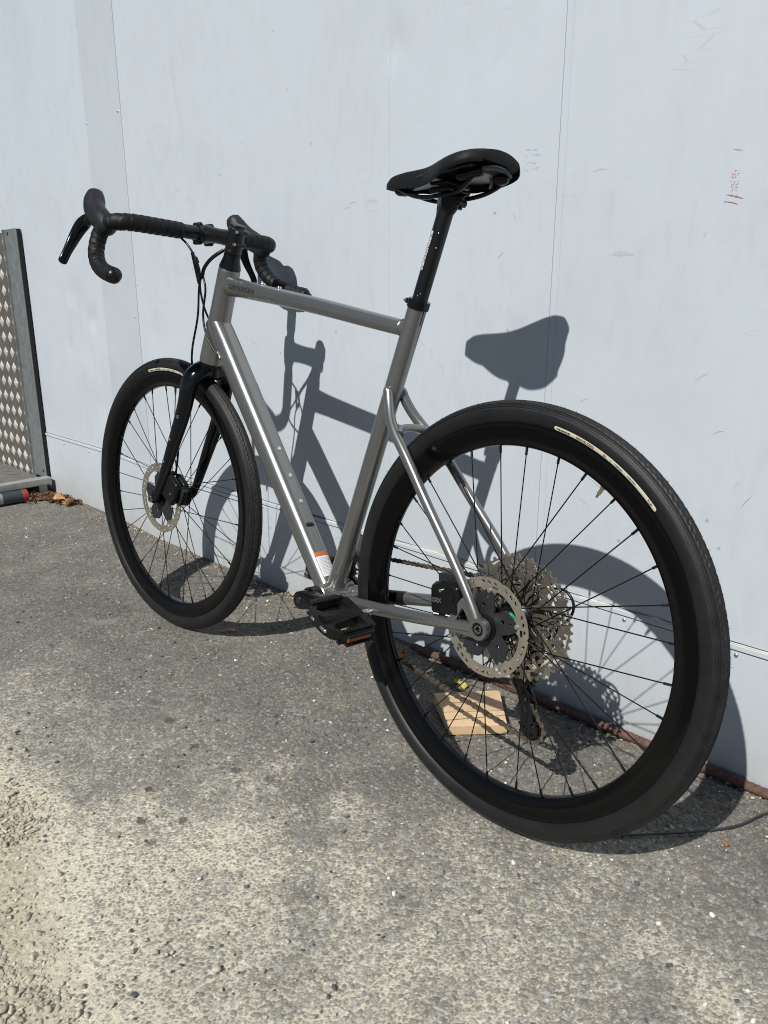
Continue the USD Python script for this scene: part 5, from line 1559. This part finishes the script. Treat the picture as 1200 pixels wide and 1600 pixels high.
# --- headset, stem and bars (all turned a little to the left with the fork)
stk = group('stem', bike)
cone = along(lathe([(0.0001, 0), (0.0246, 0), (0.0246, 0.002), (0.0225, 0.010), (0.0195, 0.020), (0.0185, 0.028), (0.0185, 0.0325), (0.0001, 0.0325)], seg=40), on_axis(0.5635), on_axis(0.7))
bpart('headset_cover', cone, 'gloss_black', stk, steer=True)
for k in range(1):
    bpart('spacer', along(lathe([(0.0001, 0), (0.0180, 0), (0.0185, 0.0008), (0.0185, 0.0062), (0.0180, 0.007), (0.0001, 0.007)], seg=36), on_axis(0.5955), on_axis(0.7)), 'satin_black', stk, steer=True)
SB = np.array([0.948, 0, 0.640])
sc0, sc1 = on_axis(0.6020), on_axis(0.6480)
bpart('stem_body', [along(lathe([(0.0001, 0), (0.0178, 0), (0.0186, 0.001), (0.0186, 0.046), (0.0178, 0.047), (0.0001, 0.047)], seg=40), sc0, sc1),
                    sweep(np.linspace(on_axis(0.625) + [0.004, 0, 0], SB - [0.012, 0, 0], 10), interp([.0165, .0160, .0155, .0165, .0185], 10), interp([.0185, .0178, .0165, .0172, .0190], 10), ref=(0, 1, 0), sides=28),
                    moved(lathe([(0.0001, -0.0215), (0.0195, -0.0215), (0.0205, -0.0205), (0.0205, 0.0205), (0.0195, 0.0215), (0.0001, 0.0215)], seg=36), SB)], 'satin_black', stk, steer=True, smooth=45)
bpart('steerer_cap', along(lathe([(0.0001, 0.0065), (0.0060, 0.0068), (0.0165, 0.0058), (0.0182, 0.0035), (0.0182, 0), (0.0001, 0)], seg=36), sc1 + AX * 0.0012, sc1 + AX), 'satin_black', stk, steer=True)
fb = []
for sy in (1, -1):
    for dz in (1, -1):
        c_ = SB + np.array([0.006, 0.0150 * sy, 0.0195 * dz])
        fb.append(hull([(c_ + [-0.012, 0, 0], 0.0052), (c_ + [0.010, 0, 0], 0.0050)], 12))
bpart('face_plate', fb + [moved(rbox((0.012, 0.041, 0.034), 0.004), SB + [0.017, 0, 0])], 'anodised_black', stk, steer=True)
sbm = []
for z_ in (0.6115, 0.6365):
    c_ = on_axis(z_) + np.array([-0.0195, 0, 0])
    sbm.append(hull([(c_ + [0, 0.0105, 0], 0.0052), (c_ + [0, -0.0105, 0], 0.0052), (c_ + [0.008, 0, 0], 0.0055)], 12))
bpart('clamp_lugs', sbm, 'satin_black', stk, steer=True)
for z_ in (0.6115, 0.6365):
    c_ = on_axis(z_) + np.array([-0.0200, 0, 0])
    bpart('stem_bolt', rod(c_ + [0, .0120, 0], c_ + [0, .0175, 0], 0.0036, 12), 'steel', stk, steer=True)

hb = group('handlebar', bike)
bpart('bare_bar', sweep(np.array([SB + [0, y, 0] for y in np.linspace(-0.10, 0.10, 12)]), interp([.0140, .0150, .0159, .0159, .0159, .0150, .0140], 12), ref=(0, 0, 1), sides=28), 'satin_black', hb, steer=True)
half_bar = [(0, .060, 0), (0, .10, 0.0005), (0.000, .150, 0.001), (0.004, .185, 0.001), (0.020, .2055, 0.0), (0.048, .2125, -0.004), (0.066, .2165, -0.016), (0.0735, .2215, -0.036), (0.068, .2285, -0.060), (0.046, .2365, -0.085), (0.012, .2435, -0.101), (-0.024, .2490, -0.1095), (-0.054, .2530, -0.1145)]
nb = 300
for sgn in (1, -1):
    hbp = np.array(half_bar)
    hbp[8:, 1] += np.linspace(0.001, 0.013 if sgn < 0 else 0.004, len(hbp) - 8)   # the wall-side drop is sprung out until it rests on the wall
    p_ = spline(hbp * [1, sgn, 1] + SB, nb)
    s_ = np.r_[0, np.cumsum(np.linalg.norm(np.diff(p_, axis=0), axis=1))]
    ph_ = np.mod(s_ / 0.0165 + (0.2 if sgn > 0 else 0.55), 1.0)
    rad = 0.0152 + 0.0014 * ph_ - 0.0016 * np.exp(-(ph_ / 0.06) ** 2)
    rad = rad * np.interp(s_, [0, 0.004, 0.012], [0.92, 0.99, 1.0])
    # wraps lie at a slant
    a = np.arange(28) * 2 * np.pi / 28
    t_ = nrm(np.gradient(p_, axis=0))
    ref = np.tile(np.array([[0.0, 0, 1.0]]), (nb, 1))
    # parallel transport of the section axis
    x = np.zeros((nb, 3)); x[0] = nrm(np.array([0, 0, 1.0]) - t_[0] * t_[0][2])
    for k in range(1, nb):
        v_ = x[k - 1] - t_[k] * (t_[k] @ x[k - 1]); x[k] = nrm(v_)
    y_ = np.cross(t_, x)
    sl_ = s_[:, None] + 0.0055 * np.cos(a)[None] * sgn
    phm = np.mod(sl_ / 0.0165 + 0.3, 1.0)
    R_ = np.interp(s_, [0, 0.12, 0.2, 0.4], [0.0174, 0.0174, 0.0165, 0.0160])[:, None] + 0.0011 * phm - 0.0015 * np.exp(-(phm / 0.07) ** 2) - 0.0008 * np.exp(-((1 - phm) / 0.05) ** 2)
    R_ *= np.interp(s_, [0, 0.004, 0.010], [0.93, 0.985, 1.0])[:, None]
    V = p_[:, None] + R_[..., None] * (np.cos(a)[None, :, None] * x[:, None] + np.sin(a)[None, :, None] * y_[:, None])
    V = V.reshape(-1, 3)
    i, j = np.meshgrid(np.arange(nb - 1), np.arange(28), indexing='ij')
    q_ = np.stack([i * 28 + j, i * 28 + (j + 1) % 28, (i + 1) * 28 + (j + 1) % 28, (i + 1) * 28 + j], -1).reshape(-1, 4)
    F = np.vstack([q_[:, [0, 1, 2]], q_[:, [0, 2, 3]]])
    V = np.vstack([V, p_[0], p_[-1]])
    k_ = np.arange(28)
    F = np.vstack([F, np.c_[np.full(28, nb * 28), (k_ + 1) % 28, k_], np.c_[np.full(28, nb * 28 + 1), (nb - 1) * 28 + k_, (nb - 1) * 28 + (k_ + 1) % 28]])
    tape = trimesh.Trimesh(V, F, process=False)
    bpart('bar_tape', tape, 'bar_tape', hb, steer=True, smooth=50)
    e0, e1 = p_[-1], p_[-1] + t_[-1] * 0.006
    bpart('bar_end_plug', hull([(p_[-1] - t_[-1] * 0.006, 0.0164), (p_[-1] - t_[-1] * 0.0035, 0.0160)], 24), 'satin_black', hb, steer=True)
    # brake hood
    hp = spline([np.array(q2) * [1, sgn, 1] + SB for q2 in ((0.046, .2120, -0.010), (0.074, .2115, 0.006), (0.100, .2070, 0.018), (0.124, .2010, 0.034), (0.138, .1930, 0.052), (0.142, .1895, 0.062))], 26)
    rx_ = interp([(0, .0190), (.2, .0210), (.5, .0210), (.75, .0225), (.9, .0225), (1, .0195)], 26)
    ry_ = interp([(0, .0200), (.2, .0245), (.45, .0260), (.7, .0260), (.9, .0255), (1, .0220)], 26)
    pe, re = rounded_ends(hp, rx_, 0.75)
    ry2 = np.r_[ry_[0] * np.cos(np.radians([88, 65, 35])), ry_, ry_[-1] * np.cos(np.radians([35, 65, 88]))]
    bpart('brake_hood', sweep(pe, re, ry2, ref=(0, 1, 0), sides=28), 'hood_rubber', hb, steer=True, smooth=60)
    # brake lever blade
    lv = spline([np.array(q2) * [1, sgn, 1] + SB for q2 in ((0.118, .2110, 0.012), (0.138, .2170, 0.004), (0.150, .2290, -0.018), (0.152, .2420, -0.042), (0.150, .2540, -0.062), (0.150, .2650, -0.083))], 24)
    pe, re = rounded_ends(lv, interp([(0, .0135), (.25, .0155), (.5, .0130), (.8, .0100), (1, .0100)], 24), 0.6)
    bpart('brake_lever', sweep(pe, re, re * 0.62, ref=nrm(np.array([0.2, 1.0 * sgn, 0.45])), sides=20), 'gloss_black', hb, steer=True, smooth=60)
    piv = np.array([0.116, .2130 * sgn, 0.013]) + SB
    bpart('lever_pivot', hull([(piv, 0.0120), (piv + [0.008, 0.004 * sgn, -0.008], 0.0105)], 16), 'satin_black', hb, steer=True)

# --- hoses
fh = spline([(0.944, 0.070, 0.622), (0.923, 0.062, 0.604), (0.910, 0.055, 0.583), (0.903, 0.046, 0.553), (0.921, 0.036, 0.520), (0.931, 0.032, 0.459), (0.945, 0.034, 0.400), (0.946, 0.036, 0.345)], 50)
h1 = bpart('brake_hose', sweep(fh, 0.0025, ref=(0, 1, 0), sides=10), 'hose')
bpart('hose_connector', [rod(fh[7], fh[19], 0.0042, 12), rod(fh[9], fh[11], 0.0056, 8), rod(fh[15], fh[17], 0.0052, 8)], 'satin_black', h1)
rh = spline([(0.856, 0.010, 0.604), (0.873, 0.025, 0.589), (0.899, 0.032, 0.569), (0.909, 0.034, 0.553), (0.897, 0.035, 0.525), (0.900, 0.036, 0.476), (0.892, 0.038, 0.434), (0.871, 0.036, 0.399), (0.843, 0.029, 0.372)], 60)
h2 = bpart('brake_hose', sweep(rh, 0.0025, ref=(0, 1, 0), sides=10), 'hose')
bpart('hose_sleeve', sweep(rh[1:19], 0.0042, ref=(0, 1, 0), sides=12), 'satin_black', h2)
bpart('shift_cable', sweep(spline([(0.913, 0.030, 0.555), (0.931, 0.028, 0.530), (0.950, 0.012, 0.500), (0.962, -0.010, 0.462), (0.950, -0.034, 0.42), (0.905, -0.036, 0.395), (0.868, -0.0300, 0.378)], 40), 0.0025, ref=(0, 1, 0), sides=10), 'hose')
lowh = spline([(1.000, 0.040, 0.150), (1.018, 0.030, 0.110), (1.030, 0.026, 0.082), (1.034, 0.026, 0.066)], 14)
bpart('brake_hose', sweep(lowh, 0.0026, ref=(0, 1, 0), sides=10), 'hose', steer=True)
